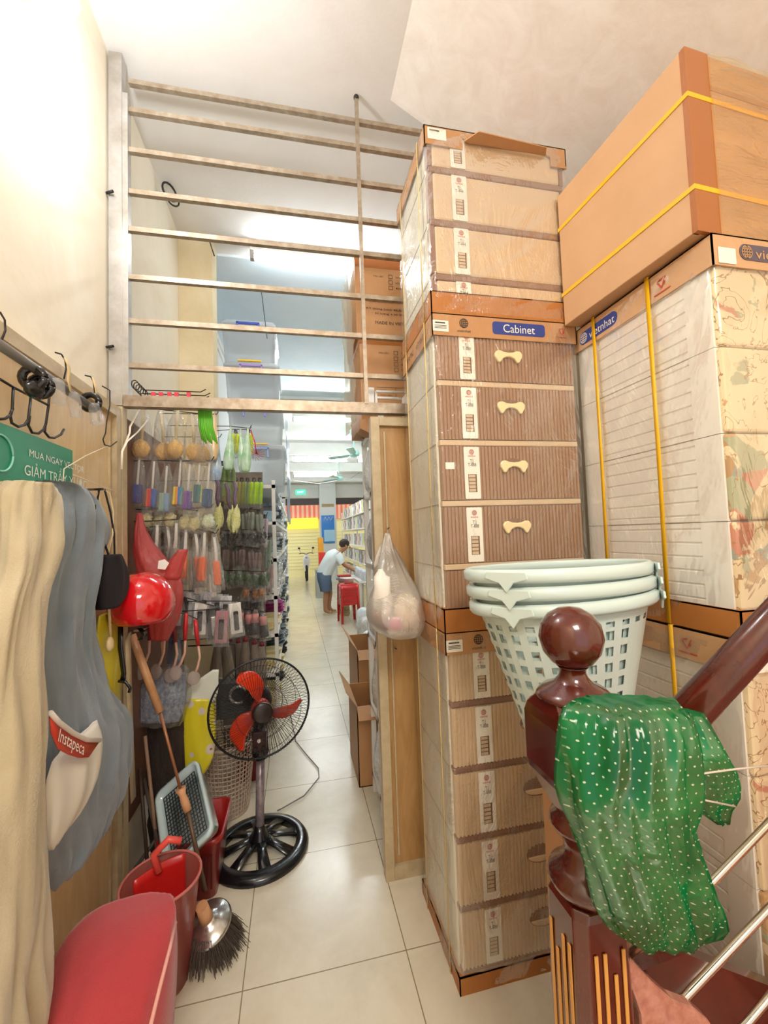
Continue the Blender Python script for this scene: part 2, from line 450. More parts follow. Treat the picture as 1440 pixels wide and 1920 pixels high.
# railing over the doorway -----------------------------------------
YP = 1.99
R = root('steel_partition_grille', (-.735, YP, 2.2), 'grey steel grille of horizontal bars above the doorway with one upright', 'grille')
MB().box(-.765, -.712, YP-.025, YP+.025, 2.19, 3.80).build('corner_post', M_POST, R)
MB().box(-.765, -.712, YP-.025, YP+.025, 0, 2.186).build('lower_post', M_FRAME, R)
mb = MB(); mb.box(-.712, -.69, YP-.02, YP+.02, 2.23, 3.62).build('side_post', M_POST, R)
for z, x1 in ((3.69, .72), (3.555, .69), (3.365, 1.09), (3.17, 1.09), (2.995, 1.09), (2.775, 1.09), (2.575, 1.09), (2.375, 1.09)):
    MB().box(-.69, 1.09, YP-.011, YP+.011, z-.011, z+.011).build('bar', M_RAIL, R)
MB().box(-.711, 1.1, YP-.022, YP+.022, 2.188, 2.238).build('header_bar', M_RAIL, R)
MB().box(.345, .363, YP-.026, YP-.012, 2.23, 3.80).build('upright_bar', M_RAIL, R)
MB().ball((.354, YP-.019, 3.80), .014).build('end_cap', M_WIRE, R)
MB().cyl((-.77, YP-.03, 3.13), (-.74, YP-.045, 3.13), .006).build('bolt', M_WIRE, R)
MB().cyl((-.77, YP-.03, 2.44), (-.74, YP-.045, 2.44), .006).build('bolt', M_WIRE, R)

# stair lamp at the upper left ------------------------------------
L = root('wall_lamp', LAMP, 'bright white bulb lamp on the left wall under the ceiling', 'lamp')
MB().ball(LAMP+V((0, 0, -.0)), .03).build('bulb', mat('lamp_glow', '#eef3ff', emis=14), L)
MB().cyl(LAMP+V((-.03, 0, 0)), (XL, LAMP.y, LAMP.z), .02).build('socket', M_WHITE, L)

# fluorescent tubes ------------------------------------------------
M_TUBE = mat('lit_fluorescent_tube', '#f0f8ff', emis=38)
M_TUBE2 = mat('lit_shop_tube', '#f2faff', emis=160)
M_TUBE3 = mat('lit_far_tube', '#f4fbff', emis=95)
for n, (x, y, z, lab) in enumerate((( .32, 3.17, 3.79, 'lit fluorescent tube at the edge of the near ceiling seen behind the grille bars'),
                     (2.0, 4.7, 3.745, 'unseen fluorescent tube added to light the shop ceiling, behind the printed cartons'),  # tube out of view, added to brighten the pale blue ceiling
                     (.6, 6.75, 3.545, 'bright fluorescent tube just under the steel header bar'),
                     (.6, 9.23, 3.325, 'left one of two fluorescent tubes end to end by the ceiling fan'),
                     (2.0, 9.23, 3.325, 'right one of two fluorescent tubes end to end by the ceiling fan'),
                     (.6, 11.73, 3.345, 'farthest fluorescent tube near the shop front'))):
    q = root('fluorescent_light', (x, y, z), lab, 'light', 'fluorescent tubes')
    MB().box(x-.6, x+.6, y-.03, y+.03, z-.035, z+.035).build('housing', M_WHITE, q, bevel=.004)
    MB().cyl((x-.57, y, z-.075), (x+.57, y, z-.075), .017).build('tube', M_TUBE if n < 2 else (M_TUBE2 if n == 2 else M_TUBE3), q)
    for s in (-.585, .585): MB().box(x+s-.015, x+s+.015, y-.02, y+.02, z-.1, z-.03).build('socket', M_POST, q)

# bracket and cables on the wall/ceiling junction
q = root('wall_bracket', (-.76, 2.75, 3.5), 'small dark wire bracket with loops on the left wall below the ceiling', 'bracket')
p = at(318, 360, Y=2.7)
def circ(c, r, xd, yd, n=16, a0=0, a1=2*PI): return [V(c)+V(xd)*r*math.cos(a0+(a1-a0)*i/n)+V(yd)*r*math.sin(a0+(a1-a0)*i/n) for i in range(n+1)]
q.location = p
MB().tube(circ(p, .05, (.6, .8, 0), (0, 0, 1)), .006).build('loop', M_WIRE, q)
MB().tube(circ(p+V((.02, 0, -.05)), .035, (.8, .6, 0), (0, 0, 1)), .005).build('loop', M_WIRE, q)
MB().box(p.x-.1, p.x, p.y-.01, p.y+.01, p.z-.03, p.z-.015).build('arm', M_RAIL, q)
tag(MB().tube([at(x, y, X=XL+.02) if i < 3 else at(x, y, Y=3.1) for i, (x, y) in enumerate(((325, 378), (335, 405), (343, 440), (392, 450), (402, 480)))], .004).build('cable', M_WIRE), 'thin dark cable running down from the wire bracket on the left wall', 'cable')
for (a, b, lab) in (((402, 593), (418, 640), 'short thin wire hanging against the left shop wall'), ((484, 497), (501, 635), 'thin wire hanging from the ceiling above the clear storage boxes')):
    tag(MB().cyl(at(*a, Y=3.75) if a[0] > 450 else at(*a, X=XL+.025), at(*b, Y=3.72) if a[0] > 450 else at(*b, X=XL+.03), .003).build('hanging_wire', M_WIRE), lab, 'wire')

# ================================================================== packed drawer cabinets
def globe(mb, o, xd, yd, r):
    """round globe mark"""
    o, xd, yd = V(o), V(xd), V(yd); nz = xd.cross(yd)*.0008
    def seg(a, b, w):
        d = (b-a).normalized(); n = V((-d.y, d.x)) if len(d) == 2 else None
        q = [a+n*w, a-n*w, b-n*w, b+n*w]; s = len(mb.v)
        for p in q: mb.v.append(o+xd*p.x+yd*p.y+nz)
        mb.face([s, s+1, s+2, s+3], False)
    def curve(fn, n=14):
        P = [V(fn(i/n)) for i in range(n+1)]
        for i in range(n): seg(P[i], P[i+1], r*.07)
    curve(lambda t: (r*math.cos(2*PI*t), r*math.sin(2*PI*t)), 20)
    curve(lambda t: (r*.5*math.cos(2*PI*t), r*math.sin(2*PI*t)), 20)
    seg(V((0, -r)), V((0, r)), r*.07)
    for h in (-.45, 0, .45): seg(V((-r*math.sqrt(1-h*h), h*r)), V((r*math.sqrt(1-h*h), h*r)), r*.07)
def vmark(mb, o, xd, yd, r):
    """red emblem with a V"""
    o, xd, yd = V(o), V(xd), V(yd); nz = xd.cross(yd)*.0008
    def poly(P):
        s = len(mb.v)
        for p in P: mb.v.append(o+xd*p[0]*r+yd*p[1]*r+nz)
        mb.face(list(range(s, s+len(P))), False)
    poly([(-1, .5), (-.75, .55), (-.05, -.5), (-.05, -1)]); poly([(-.05, -1), (-.05, -.5), (.7, .95), (1, .9)])
    poly([(-1, .75), (-.3, 1), (.3, 1), (-.1, .7), (-.7, .65)]); poly([(.35, -.35), (.45, -.6), (.8, .1), (.7, .3)])
def rounded(w, h, r, n=4):
    P = []
    for cx, cy, a in ((w/2-r, h/2-r, 0), (-w/2+r, h/2-r, 90), (-w/2+r, -h/2+r, 180), (w/2-r, -h/2+r, 270)):
        for i in range(n+1):
            t = math.radians(a+90*i/n); P.append((cx+r*math.cos(t), cy+r*math.sin(t)))
    return P
X1, Z1 = V((1, 0, 0)), V((0, 0, 1))
def sticker(parent, o, w, h, model):
    """tall white product strip: emblem, name, little picture of the cabinet"""
    o = V(o); mb = MB()
    mb.prism(rounded(w, h, .004, 2), o, X1, Z1, (0, -.0012, 0))
    f = o+V((0, -.0014, 0)); mb.cur = 1
    globe(mb, f+Z1*(h*.40), X1, Z1, w*.15); mb.text('vietnhat', .012, f+Z1*(h*.325), X1, Z1, width=w*.5)
    mb.cur = 2
    mb.text('TỦ', .022, f+Z1*(h*.235), X1, Z1, width=w*.22); mb.text(model, .018, f+Z1*(h*.155), X1, Z1, width=w*.52)
    mb.cur = 3; bh = h*.34
    mb.prism([(-w*.27, -bh/2), (w*.27, -bh/2), (w*.27, bh/2), (-w*.27, bh/2)], f-Z1*(h*.2), X1, Z1, (0, -.0006, 0))
    mb.cur = 4
    for k in range(5):
        z = -h*.2-bh/2+bh*(k+.5)/5; mb.prism([(-w*.24, z-bh*.075), (w*.18, z-bh*.075), (w*.18, z+bh*.075), (-w*.24, z+bh*.075)], f-V((0, .0008, 0)), X1, Z1, (0, -.0004, 0))
    mb.build('product_sticker', [M_PAPER, M_INKR, M_INKB, M_INKBR, mat('printed_beige', '#cbb597', .5)], parent)
def ribs(x0, x1, y, z0, z1, depth, n, back=.02):
    """corrugated panel facing -Y"""
    P = []
    w = (x1-x0)/n
    for i in range(n):
        a = x0+i*w
        P += [(a+w*.05, 0), (a+w*.18, -depth), (a+w*.62, -depth), (a+w*.78, 0)]
    P = [(x0, 0)]+P+[(x1, 0), (x1, back), (x0, back)]
    mb = MB(); mb.prism([(p[0], p[1]) for p in P], (0, y, z0), X1, V((0, 1, 0)), (0, 0, z1-z0)); return mb
def lid(rt, x0, x1, y0, y1, z0, z1, name='cardboard_lid', m_=None, over=.012, torn=False):
    mb = MB(); t = .004
    mb.box(x0-over, x1+over, y0-over, y1+over, z1-t, z1)
    if not torn: mb.box(x0-over, x1+over, y0-over, y0-over+t, z0, z1)
    else:
        yy = y0-over
        mb.box(x0-over, x0+.145, yy, yy+t, z0, z1); mb.box(x1-.06, x1+over, yy, yy+t, z0-.01, z1)
        mb.prism([(x0+.145, z1-.03), (x0+.17, z1-.045), (x1-.1, z1-.03), (x1-.06, z1-.045), (x1-.06, z1), (x0+.145, z1)], (0, yy, 0), X1, Z1, (0, t, 0))
        # the torn flap folded outwards and up
        mb.prism([(x0+.15, 0), (x1-.08, 0), (x1-.1, .035), (x0+.19, .05)], (0, yy, z1-.045), X1, V((0, -1, -.02)).normalized(), V((0, 0, .004)))
    mb.box(x0-over, x1+over, y1+over-t, y1+over, z0, z1)
    mb.box(x0-over, x0-over+t, y0-over, y1+over, z0, z1); mb.box(x1+over-t, x1+over, y0-over, y1+over, z0, z1)
    return mb.build(name, m_ or M_CARD, rt)
def handle_bone(dr, cx, y, cz):
    P = [(-.058, .012), (-.05, .024), (-.036, .026), (-.02, .02), (0, .018), (.02, .02), (.036, .026), (.05, .024), (.058, .012), (.056, 0), (.044, -.02), (.036, -.022), (.024, -.006), (.012, 0), (0, .002), (-.012, 0), (-.024, -.006), (-.036, -.022), (-.044, -.02), (-.056, 0)]
    MB().prism(P, (cx, y, cz), X1, Z1, (0, -.014, 0)).build('handle', M_CREAMP, dr, bevel=.004)
    mb = MB(); mb.ball((cx, y, cz+.018), (.044, .0035, .018), 18, 8); mb.build('finger_recess', mat('brown_recess_plastic', '#7c5a42', .45), dr)
def wrap(rt, x0, x1, y0, y1, z0, z1, m_=None):
    """crinkled film sheet around the packed cabinet (three sides)"""
    g = .006; path = [(x1+g, y0-g), (x0-g, y0-g), (x0-g, y1+g)]
    L1 = x1-x0+2*g; L2 = y1-y0+2*g; T = L1+L2
    def fn(u, v):
        s = u*T
        if s < L1: p = V((x1+g-s, y0-g, z0+(z1-z0)*v)); n = V((0, -1, 0)); e = min(s, L1-s)
        else: p = V((x0-g, y0-g+(s-L1), z0+(z1-z0)*v)); n = V((-1, 0, 0)); e = min(s-L1, T-s)
        a = .006*noise.noise(V((s*5, v*2.5, z0)))+.009*(1-abs(noise.noise(V((s*9+v*9, v*2.2-s*2, 3.1)))))**6
        return p+n*(a*min(1, e/.03)+.003)
    MB().grid(fn, 60, 50).build('wrap_film', m_ or M_FILM, rt)

def cabinet(x0, x1, y0, y1, z0, z1, style, label, group=None):
    w = x1-x0; ld = .075; tr = .075 if style != 'cream_bottom' else .06
    rt = root('packed_drawer_cabinet', ((x0+x1)/2, (y0+y1)/2, z0), label, 'cabinet', 'packed plastic drawer cabinets in the tall stack')
    body = M_SIDEP if style != 'plain_top' else M_BROWND
    mb = MB(); mb.box(x0, x1, y0+.025, y1, z0+.004, z1-.006); b = mb.build('body', M_SIDEP, rt, bevel=.006)
    zs0 = z0+(.05 if style == 'cream' else .012); zs1 = z1-.012
    n = 5
    if style == 'cream': edges = [.06, .272, .505, .745, .975, 1.175]
    elif style == 'brown': edges = [1.255-1.235, .233, .467, .695, .922, 1.135]
    else: edges = [-.05, .148, .362, .575, .75]
    edges = [z0+e for e in edges]
    n = len(edges)-1
    rail = {'cream': M_BROWND, 'brown': M_CREAMB, 'plain': M_BROWND}[style]
    side = MB()
    for i in range(1, n):
        side.box(x0-.002, x0+.02, y0+.03, y1-.01, edges[i]-.0015, edges[i]+.0015)
    side.build('side_seam', mat('seam_grey', '#b7ae9a', .5), rt)
    mb = MB()
    for i in range(0, n):
        e = edges[i]
        if e > z0+.01: mb.box(x0+.004, x1-.004, y0-.002, y0+.03, e-.011, e+.011)
    mb.build('drawer_rail', rail, rt, bevel=.004)
    for i in range(n):
        a, c = edges[i]+.013, edges[i+1]-.013
        if c-a < .05 or a < z0-.1: continue
        a = max(a, z0+.005); cx = x0+w*.5
        if style == 'plain':
            dr = MB().box(x0+.018, x1-.018, y0-.002, y0+.03, a, c).build('drawer', M_CREAMB, rt, bevel=.008)
            MB().box(x0, x0+.016, y0, y0+.03, a, c).build('corner_strip', M_BROWND, dr)
            MB().box(x1-.016, x1, y0, y0+.03, a, c).build('corner_strip', M_BROWND, dr)
        else:
            mm = M_BROWNP if style == 'brown' else M_CREAMB
            core = ribs(x0+.006, x1-.006, y0, a, c, .005, 40); dr = core.build('drawer', mm, rt)
            if style == 'brown': handle_bone(dr, cx, y0-.004, (a+c)/2+.02 if i < n-1 else (a+c)/2)
            else:
                mb = MB(); hx = x0+w*.56
                P = [(.062*math.cos(t), .032*math.sin(t)) for t in [2*PI*k/24 for k in range(24)]]
                mb.prism(P, (hx, y0-.001, (a+c)/2+.02), X1, Z1, (0, -.005, 0)); mb.build('grip_recess', mat('brown_grip_plastic', '#8c6a52', .4), dr)
                mb = MB(); P = [(.056*math.cos(t), .02*math.sin(t)-.004) for t in [PI+PI*k/14 for k in range(15)]]
                mb.prism(P, (hx, y0-.004, (a+c)/2+.018), X1, Z1, (0, -.006, 0)); mb.build('grip_lip', M_CREAMB, dr, bevel=.002)
        sw = .062; sx = x0+.125
        sticker(dr, (sx, y0-.0045, (a+c)/2), sw, (c-a)*.97, {'cream': 'T-888', 'brown': 'T-888', 'plain': 'T-444'}[style])
    return rt
TX0, TX1, TY0, TY1 = .53, 1.118, 1.46, 1.87
def lid_print(o, lidz, full=True):
    """printing on the tray edge"""
    mb = MB(); y = TY0-.0125; z = lidz
    mb.prism(rounded(.225, .05, .012), (TX0+.345, y, z), X1, Z1, (0, -.0006, 0))
    mb.cur = 1; mb.text('Cabinet', .046, (TX0+.345, y-.001, z), X1, Z1, width=.135)
    mb.cur = 2; globe(mb, V((TX0+.115, y-.0006, z+.008)), X1, Z1, .017); mb.text('vietnhat', .014, (TX0+.115, y-.0006, z-.022), X1, Z1, width=.055)
    mb.cur = 3; vmark(mb, V((TX1-.055, y-.0006, z+.002)), X1, Z1, .015); mb.box(TX1-.075, TX1-.035, y-.001, y-.0006, z-.022, z-.019)
    mb.build('lid_print', [M_INK, M_PAPER, M_INKB, M_INKR], o)
    mb = MB(); mb.prism(rounded(.062, .042, .002, 2), (TX0+.022, y, z-.008), X1, Z1, (0, -.0008, 0)); mb.cur = 1
    mb.box(TX0, TX0+.04, y-.0014, y-.001, z+.001, z+.006)
    for k in range(3): mb.box(TX0-.002, TX0+.045, y-.0014, y-.001, z-.008-k*.005, z-.006-k*.005)
    mb.build('lid_sticker', [M_PAPER, M_INKB], o)
c1 = cabinet(TX0, TX1, TY0, TY1, 0, 1.235, 'cream', 'bottom cabinet of the tall stack, cream ribbed drawers with brown oval grips')
l = lid(c1, TX0, TX1, TY0, TY1, 1.155, 1.235); lid_print(l, 1.195)
lid(c1, TX0, TX1, TY0, TY1, -.0, .06, 'cardboard_tray', M_CARDD)
c2 = cabinet(TX0, TX1, TY0, TY1, 1.235, 2.42, 'brown', 'middle cabinet of the tall stack, brown ribbed drawers with cream bone-shaped handles')
l = lid(c2, TX0, TX1, TY0, TY1, 2.335, 2.42); lid_print(l, 2.378)
mb = MB()
for yy, tt in ((1.60, 'VIỆT NHẬT'), (1.75, 'PLASTIC')): mb.text(tt, .03, (TX0-.0135, yy, 2.375), (0, -1, 0), Z1, width=.11)
mb.build('side_print', M_INKBR, l)
lid(c2, TX0, TX1, TY0, TY1, 1.235, 1.32, 'cardboard_tray', M_CARDD)
c3 = cabinet(TX0, TX1, TY0, TY1, 2.42, 3.16, 'plain', 'top cabinet of the tall stack, plain cream drawers and a torn cardboard lid')
l = lid(c3, TX0, TX1, TY0, TY1, 3.085, 3.16, torn=True)
mb = MB(); mb.prism(rounded(.075, .045, .002, 2), (TX0+.04, TY0-.0125, 3.128), X1, Z1, (0, -.0008, 0)); mb.cur = 1; mb.box(TX0+.01, TX0+.05, TY0-.0142, TY0-.0138, 3.137, 3.143)
mb.build('lid_sticker', [M_PAPER, M_INKB], l)
lid(c3, TX0, TX1, TY0, TY1, 2.42, 2.505, 'cardboard_tray', M_CARDD)
for c, (za, zb) in zip((c1, c2, c3), ((.0, 1.235), (1.235, 2.42), (2.42, 3.16))):
    wrap(c, TX0, TX1, TY0, TY1, za+.01, zb-.01)
    for yy in (TY0+.07, TY1-.07):
        MB().ribbon([(TX0-.016, yy, za), (TX0-.017, yy, (za+zb)/2), (TX0-.016, yy, zb)], .01, (0, 1, 0)).build('strap', M_STRAPP, c)
MB().box(TX0+.02, TX0+.055, TY0-.006, TY0-.005, 1.83, 1.855).build('price_tag', M_PAPER, c2)

# ------------------------------------------------------------------ white cabinets on the right
M_FILM2 = film('smooth_wrap_film', '#ffffff', .05, .12, 1.6, .7, stretch=(1, 1, .6), gmax=.3)
def white_cab(x0, y0, z0, z1, label, w=.42, d=.565, lidm=None):
    x1, y1 = x0+w, y0+d
    rt = root('packed_white_cabinet', ((x0+x1)/2, (y0+y1)/2, z0), label, 'cabinet', 'packed white drawer cabinets on the right')
    MB().box(x0+.01, x1, y0+.02, y1, z0+.004, z1-.006).build('body', M_WHITEP, rt, bevel=.01)
    H = z1-z0; n = 4; e0, e1 = z0+.07, z1-.07
    for i in range(n):
        a = e0+(e1-e0)*i/n; c = e0+(e1-e0)*(i+1)/n
        mb = MB()
        # side skin of this tier with pressed horizontal grooves
        prof = []
        m_ = 6
        P = [(0, a+.002)]
        for k in range(m_):
            zz = a+(c-a)*(k+.5)/m_
            P += [(0, zz-.004), (.004, zz-.0015), (.004, zz+.0015), (0, zz+.004)]
        P += [(0, c-.002), (.02, c-.002), (.02, a+.002)]
        mb.prism(P, (x0-.001, y0+.09, 0), X1, Z1, (0, d-.2, 0)); mb.box(x0-.002, x0+.02, y0+.012, y0+.09, a+.001, c-.001); mb.box(x0-.002, x0+.02, y1-.11, y1-.004, a+.001, c-.001)
        mb.build('side_panel', M_WHITEP, rt)
        dr = MB().box(x0+.004, x1-.004, y0-.002, y0+.03, a+.002, c-.002).build('drawer', M_MURAL if i > 1 else M_MURAL2, rt, bevel=.008)
    l = lid(rt, x0, x1, y0, y1, z1-.09, z1, m_=M_CARDL)
    lid(rt, x0, x1, y0, y1, z0, z0+.075, 'cardboard_tray', M_CARDD)
    yd = V((0, -1, 0)); xs = x0-.0128
    mb = MB(); zc = z1-.05; yy = y1-.13
    mb.prism(rounded(.2, .05, .024, 6), (xs, yy, zc), yd, Z1, (-.0008, 0, 0)); mb.cur = 1
    mb.text('vietnhat', .042, (xs-.001, yy-.022, zc-.002), yd, Z1, width=.13)
    globe(mb, V((xs-.001, yy+.075, zc)), yd, Z1, .019)
    mb.cur = 2; vmark(mb, V((xs-.0006, y0+.15, zc+.004)), yd, Z1, .017); mb.box(xs-.001, xs-.0006, y0+.12, y0+.18, zc-.024, zc-.02)
    mb.cur = 3; ys = y0-.0128; mb.prism(rounded(.26, .046, .022, 6), (x0+.21, ys, zc+.006), X1, Z1, (0, -.0008, 0)); mb.cur = 4
    mb.text('vietnhat', .04, (x0+.22, ys-.001, zc+.004), X1, Z1, width=.17); globe(mb, V((x0+.105, ys-.001, zc+.006)), X1, Z1, .018)
    mb.cur = 1; mb.prism(rounded(.06, .045, .002, 2), (x0+.035, ys, zc-.012), X1, Z1, (0, -.0012, 0))
    mb.build('lid_print', [M_INK, M_PAPER, M_INKR, mat('purple_grey_print', '#5d5260', .5), mat('tan_print', '#c99a68', .5)], l)
    wrap(rt, x0, x1, y0, y1, z0+.01, z1-.02, M_FILM2)
    for yy in (y0+.2, y1-.115):
        MB().ribbon([(x0+.1, yy, z1+.002), (x0-.018, yy, z1+.002), (x0-.021, yy-.004, (z0+z1)/2), (x0-.018, yy+.004, z0+.002)], .016, (0, 1, 0)).build('strap', M_STRAP, rt)
    return rt
white_cab(1.15, .905, 0, 1.285, 'lower white wrapped cabinet standing behind the wooden stair post')
white_cab(1.15, .905, 1.289, 2.395, 'upper white wrapped cabinet with yellow bands and printed blossom drawer fronts')
white_cab(1.62, .93, 0, 1.285, 'lower white cabinet at the right edge beyond the handrail')
white_cab(1.62, .93, 1.289, 2.395, 'upper white cabinet at the right edge under the big carton')

# big carton on top -------------------------------------------------
CR = root('big_carton', (1.42, 1.2, 2.40), 'big plain carton with yellow bands lying on top of the white cabinets', 'carton')
bw, bd, bh = .78, .54, .535; a = math.radians(3.2)
Mx = Matrix.Translation((1.102, .9, 2.402)) @ Matrix.Rotation(a, 4, 'Z')
MB().box(0, bw, 0, bd, 0, bh, Mx).build('box', M_CARDL, CR, bevel=.003)
mb = MB(); mb.box(-.001, .085, -.002, bd*.02, -.001, bh+.001, Mx); mb.box(-.0005, .02, .0, .015, 0, bh, Mx); mb.build('corner_tape', M_TAPE, CR)
mb = MB(); mb.box(.085, bw, -.0012, .002, bh*.8, bh*.83, Mx); mb.build('top_seam', M_CARD, CR)
for z in (.125, .395):
    MB().box(-.003, bw+.003, -.003, bd+.003, z-.007, z+.007, Mx).build('strap', M_STRAP, CR)
def cf(u, v):
    p = V((.085+u*(bw-.085), -.006, v*bh)); p.y -= .012*abs(noise.noise(V((u*4, v*9, 1))))*min(1, u*10); return Mx @ p
MB().grid(cf, 40, 30).build('wrap_film', film('tight_wrap_film', '#fff6e0', .16, .14, 7, 1.0, stretch=(.35, 1, 2), gmax=.5), CR)
# ================================================================== stair post, handrail and steel bars
NX, NY = .531, .75
SB = root('stair_balustrade', (NX, NY, 0), 'dark red varnished stair post with ball finial, sloping handrail and steel bars', 'stair railing')
MB().lathe([(.001, -.062), (.02, -.059), (.04, -.047), (.054, -.028), (.061, 0), (.056, .026), (.042, .045), (.022, .057), (.001, .06)], (NX, NY, 1.382), 32).build('finial_ball', M_MAHO, SB)
MB().lathe([(.072, -.035), (.07, -.03), (.06, -.02), (.036, -.008), (.027, .003), (.024, .012), (.026, .02), (.03, .024)], (NX, NY, 1.303), 32).build('finial_neck', M_MAHO, SB)
mb = MB()
def sq(w, z): return [V((NX+sx*w, NY+sy*w, z)) for sx, sy in ((-1, -1), (1, -1), (1, 1), (-1, 1))]
def oct_(w, c, z): return [V((NX+x, NY+y, z)) for x, y in ((-w+c, -w), (w-c, -w), (w, -w+c), (w, w-c), (w-c, w), (-w+c, w), (-w, w-c), (-w, -w+c))]
mb.smooth = False
mb.rings([oct_(.05, .028, 1.06), oct_(.07, .006, 1.115), oct_(.072, .004, 1.13), oct_(.072, .004, 1.225), oct_(.07, .012, 1.245), oct_(.062, .03, 1.27)]); mb.build('square_block', M_MAHO, SB, bevel=.005)
MB().lathe([(.05, 1.065), (.045, 1.05), (.056, 1.04), (.06, 1.03), (.055, 1.02), (.04, 1.005), (.034, .985), (.036, .965), (.05, .95), (.064, .94), (.068, .928), (.062, .915), (.056, .905)], (NX, NY, 0), 32).build('turned_collar', M_MAHO, SB)
mb = MB(); mb.smooth = False
mb.rings([oct_(.052, .02, .905), oct_(.056, .018, .89), oct_(.058, .016, .7), oct_(.058, .016, .55), oct_(.05, .02, .52), oct_(.06, .02, .48), oct_(.075, .01, .44), oct_(.075, .01, 0)])
mb.build('shaft', M_MAHO, SB, bevel=.003)
gz = ((-.028, .84, .60), (-.010, .84, .565), (.010, .80, .565), (.028, .84, .56))
for k, (o_, za, zb) in enumerate(gz):
    MB().box(NX+o_-.0035, NX+o_+.0035, NY-.0605, NY-.0585, zb, za).build('groove', M_GOLD, SB)
    MB().box(NX-.0605, NX-.0585, NY+o_-.0035, NY+o_+.0035, zb, za).build('groove', M_GOLD, SB)
# handrail
A = V((NX+.07, NY, 1.06)); B = A+V((1.5, 0, 1.5*.70))
d = (B-A).normalized(); up = V((-d.z, 0, d.x))
prof = [(.036*math.cos(t), .040*math.sin(t)) for t in [2*PI*k/20 for k in range(20)]]
R_ = [[p+V((0, 1, 0))*q[0]+up*q[1] for q in prof] for p in (A, B)]
MB().rings(R_).build('handrail', M_MAHO, SB)
# steel bars (bent towards the post at their lower end)
def steel(pts, r=.0085):
    MB().tube(pts, r, 12).build('steel_bar', M_STEEL, SB)
def bar_from(px, py, start, sl=.70):
    P = at(px, py, Y=NY); return P
for (x, z) in ((.83, .857), (.753, .654), (.888, .563)):
    if z == .654:
        pts = [(NX+.06, NY, .735), (.64, NY, .70), (.69, NY, .664), (.72, NY, .650), (.74, NY, .650), (.757, NY, .660)]+[(.757+t, NY, .66+t*.535) for t in (.2, .5, 1.2)]
    else: pts = [(NX+.06, NY, z+(NX+.06-x)*.535+(.02))]+[(x+t, NY, z+t*.57) for t in (0, .3, .8, 1.2)]
    steel(pts, .0075)
# posts carrying the bars further up the flight
for x in (1.55,):
    MB().cyl((x, NY, .5), (x, NY, 1.06+(x-A.x)*.7), .018).build('steel_post', M_STEEL, SB)
# starting step: pink stone winding tread with dark red side board
ST = struct(MB().box(.62, 2.3, -.6, .70, 0, .17).build('stair_tread', mat('pink_granite', '#c58a78', .18, col2='#a86a5a', vs=60, coat=.3), bevel=.01))
for i in range(1, 5):
    struct(MB().box(.62+.27*i, 2.3, -.6, .70, .17*i, .17*(i+1)).build('stair_tread', MATS['pink_granite'], bevel=.01))
mb = MB(); mb.prism([(.60, .02), (1.12, .02), (1.12, .50), (.80, .675), (.60, .66)], (0, .80, 0), X1, Z1, (0, .03, 0)); struct(mb.build('trim_stair_side_board', M_MAHO))
pk = [at(x, y, Y=.70) for x, y in ((1165, 1790), (1195, 1812), (1230, 1850), (1270, 1885), (1310, 1900), (1340, 1925))]
mb = MB(); mb.prism([(.60, 0), (.80, 0)]+[(p.x, p.z) for p in pk[::-1]]+[(.60, .70)], (0, .735, 0), X1, Z1, (0, -.03, 0)); struct(mb.build('trim_stair_stone_curb', MATS['pink_granite'], bevel=.006))

# ------------------------------------------------------------------ nested laundry baskets
def basket(cx, cy, ztop, tilt=(0, 0)):
    rt = root('laundry_basket', (0, 0, 0), '', 'basket', 'pale blue laundry baskets nested in one another')
    rx, ry, h = .262, .19, .56
    def pt(a, z, o=0):     # z 0 at rim, negative downwards
        k = 1+.60*z/h; return V((math.cos(a)*(rx*k+o), math.sin(a)*(ry*k+o), z))
    N = 56
    # slotted wall: vertical staves and horizontal bands with open gaps
    mb = MB()
    rows = [-.03, -.06, -.085] + [-.085-.0425*i for i in range(1, 11)] + [-.56]
    for j in range(len(rows)-1):
        z0, z1 = rows[j], rows[j+1]
        for i in range(N):
            a0, a1 = 2*PI*i/N, 2*PI*(i+1)/N
            solid_col = (i % 28) in (17, 18, 19, 20, 21)
            hole = (2 <= j <= 11 and i % 2 == 0 and j % 1 == 0 and not solid_col) or (j == 1 and i % 2 == 0)
            if hole:
                zz0, zz1 = z0-(z0-z1)*.0, z1+(z0-z1)*.42
                b = len(mb.v); mb.v += [pt(a0, zz1), pt(a1, zz1), pt(a1, z1), pt(a0, z1)]; mb.face((b, b+1, b+2, b+3))
            else:
                b = len(mb.v); mb.v += [pt(a0, z0), pt(a1, z0), pt(a1, z1), pt(a0, z1)]; mb.face((b, b+1, b+2, b+3))
    mb.sm = [False]*len(mb.sm); w = mb.build('slotted_wall', M_LBLUE, rt)
    mb = MB(); N2 = 64
    pr = [(-.004, -.032), (.014, -.034), (.02, -.026), (.02, -.006), (.012, .002), (-.002, 0), (-.004, -.004)]
    mb.rings([[pt(2*PI*i/N2, 0)+(V((math.cos(2*PI*i/N2), math.sin(2*PI*i/N2), 0))*q[0])+V((0, 0, q[1])) for q in pr] for i in range(N2+1)], cap=False)
    mb.build('rim', M_LBLUE, rt)
    mb = MB(); mb.rings([[pt(2*PI*i/48, -.56) for i in range(48)], [pt(2*PI*i/48, -.545)*1.0 for i in range(48)]]); mb.build('bottom', M_LBLUE, rt)
    # pointed handle tabs where the rim overlaps
    for a in (-.62, PI+.62):
        c = pt(a, -.012, .022); t = V((-math.sin(a), math.cos(a), 0)); n = V((math.cos(a), math.sin(a), 0))
        MB().prism([(-.06, -.008), (-.02, -.02), (.0, -.045), (.02, -.02), (.06, -.01), (.055, .008), (-.055, .01)], c, t, Z1, n*.006).build('handle', M_LBLUE, rt, bevel=.002)
    return rt
b0 = basket(0, 0, 0)
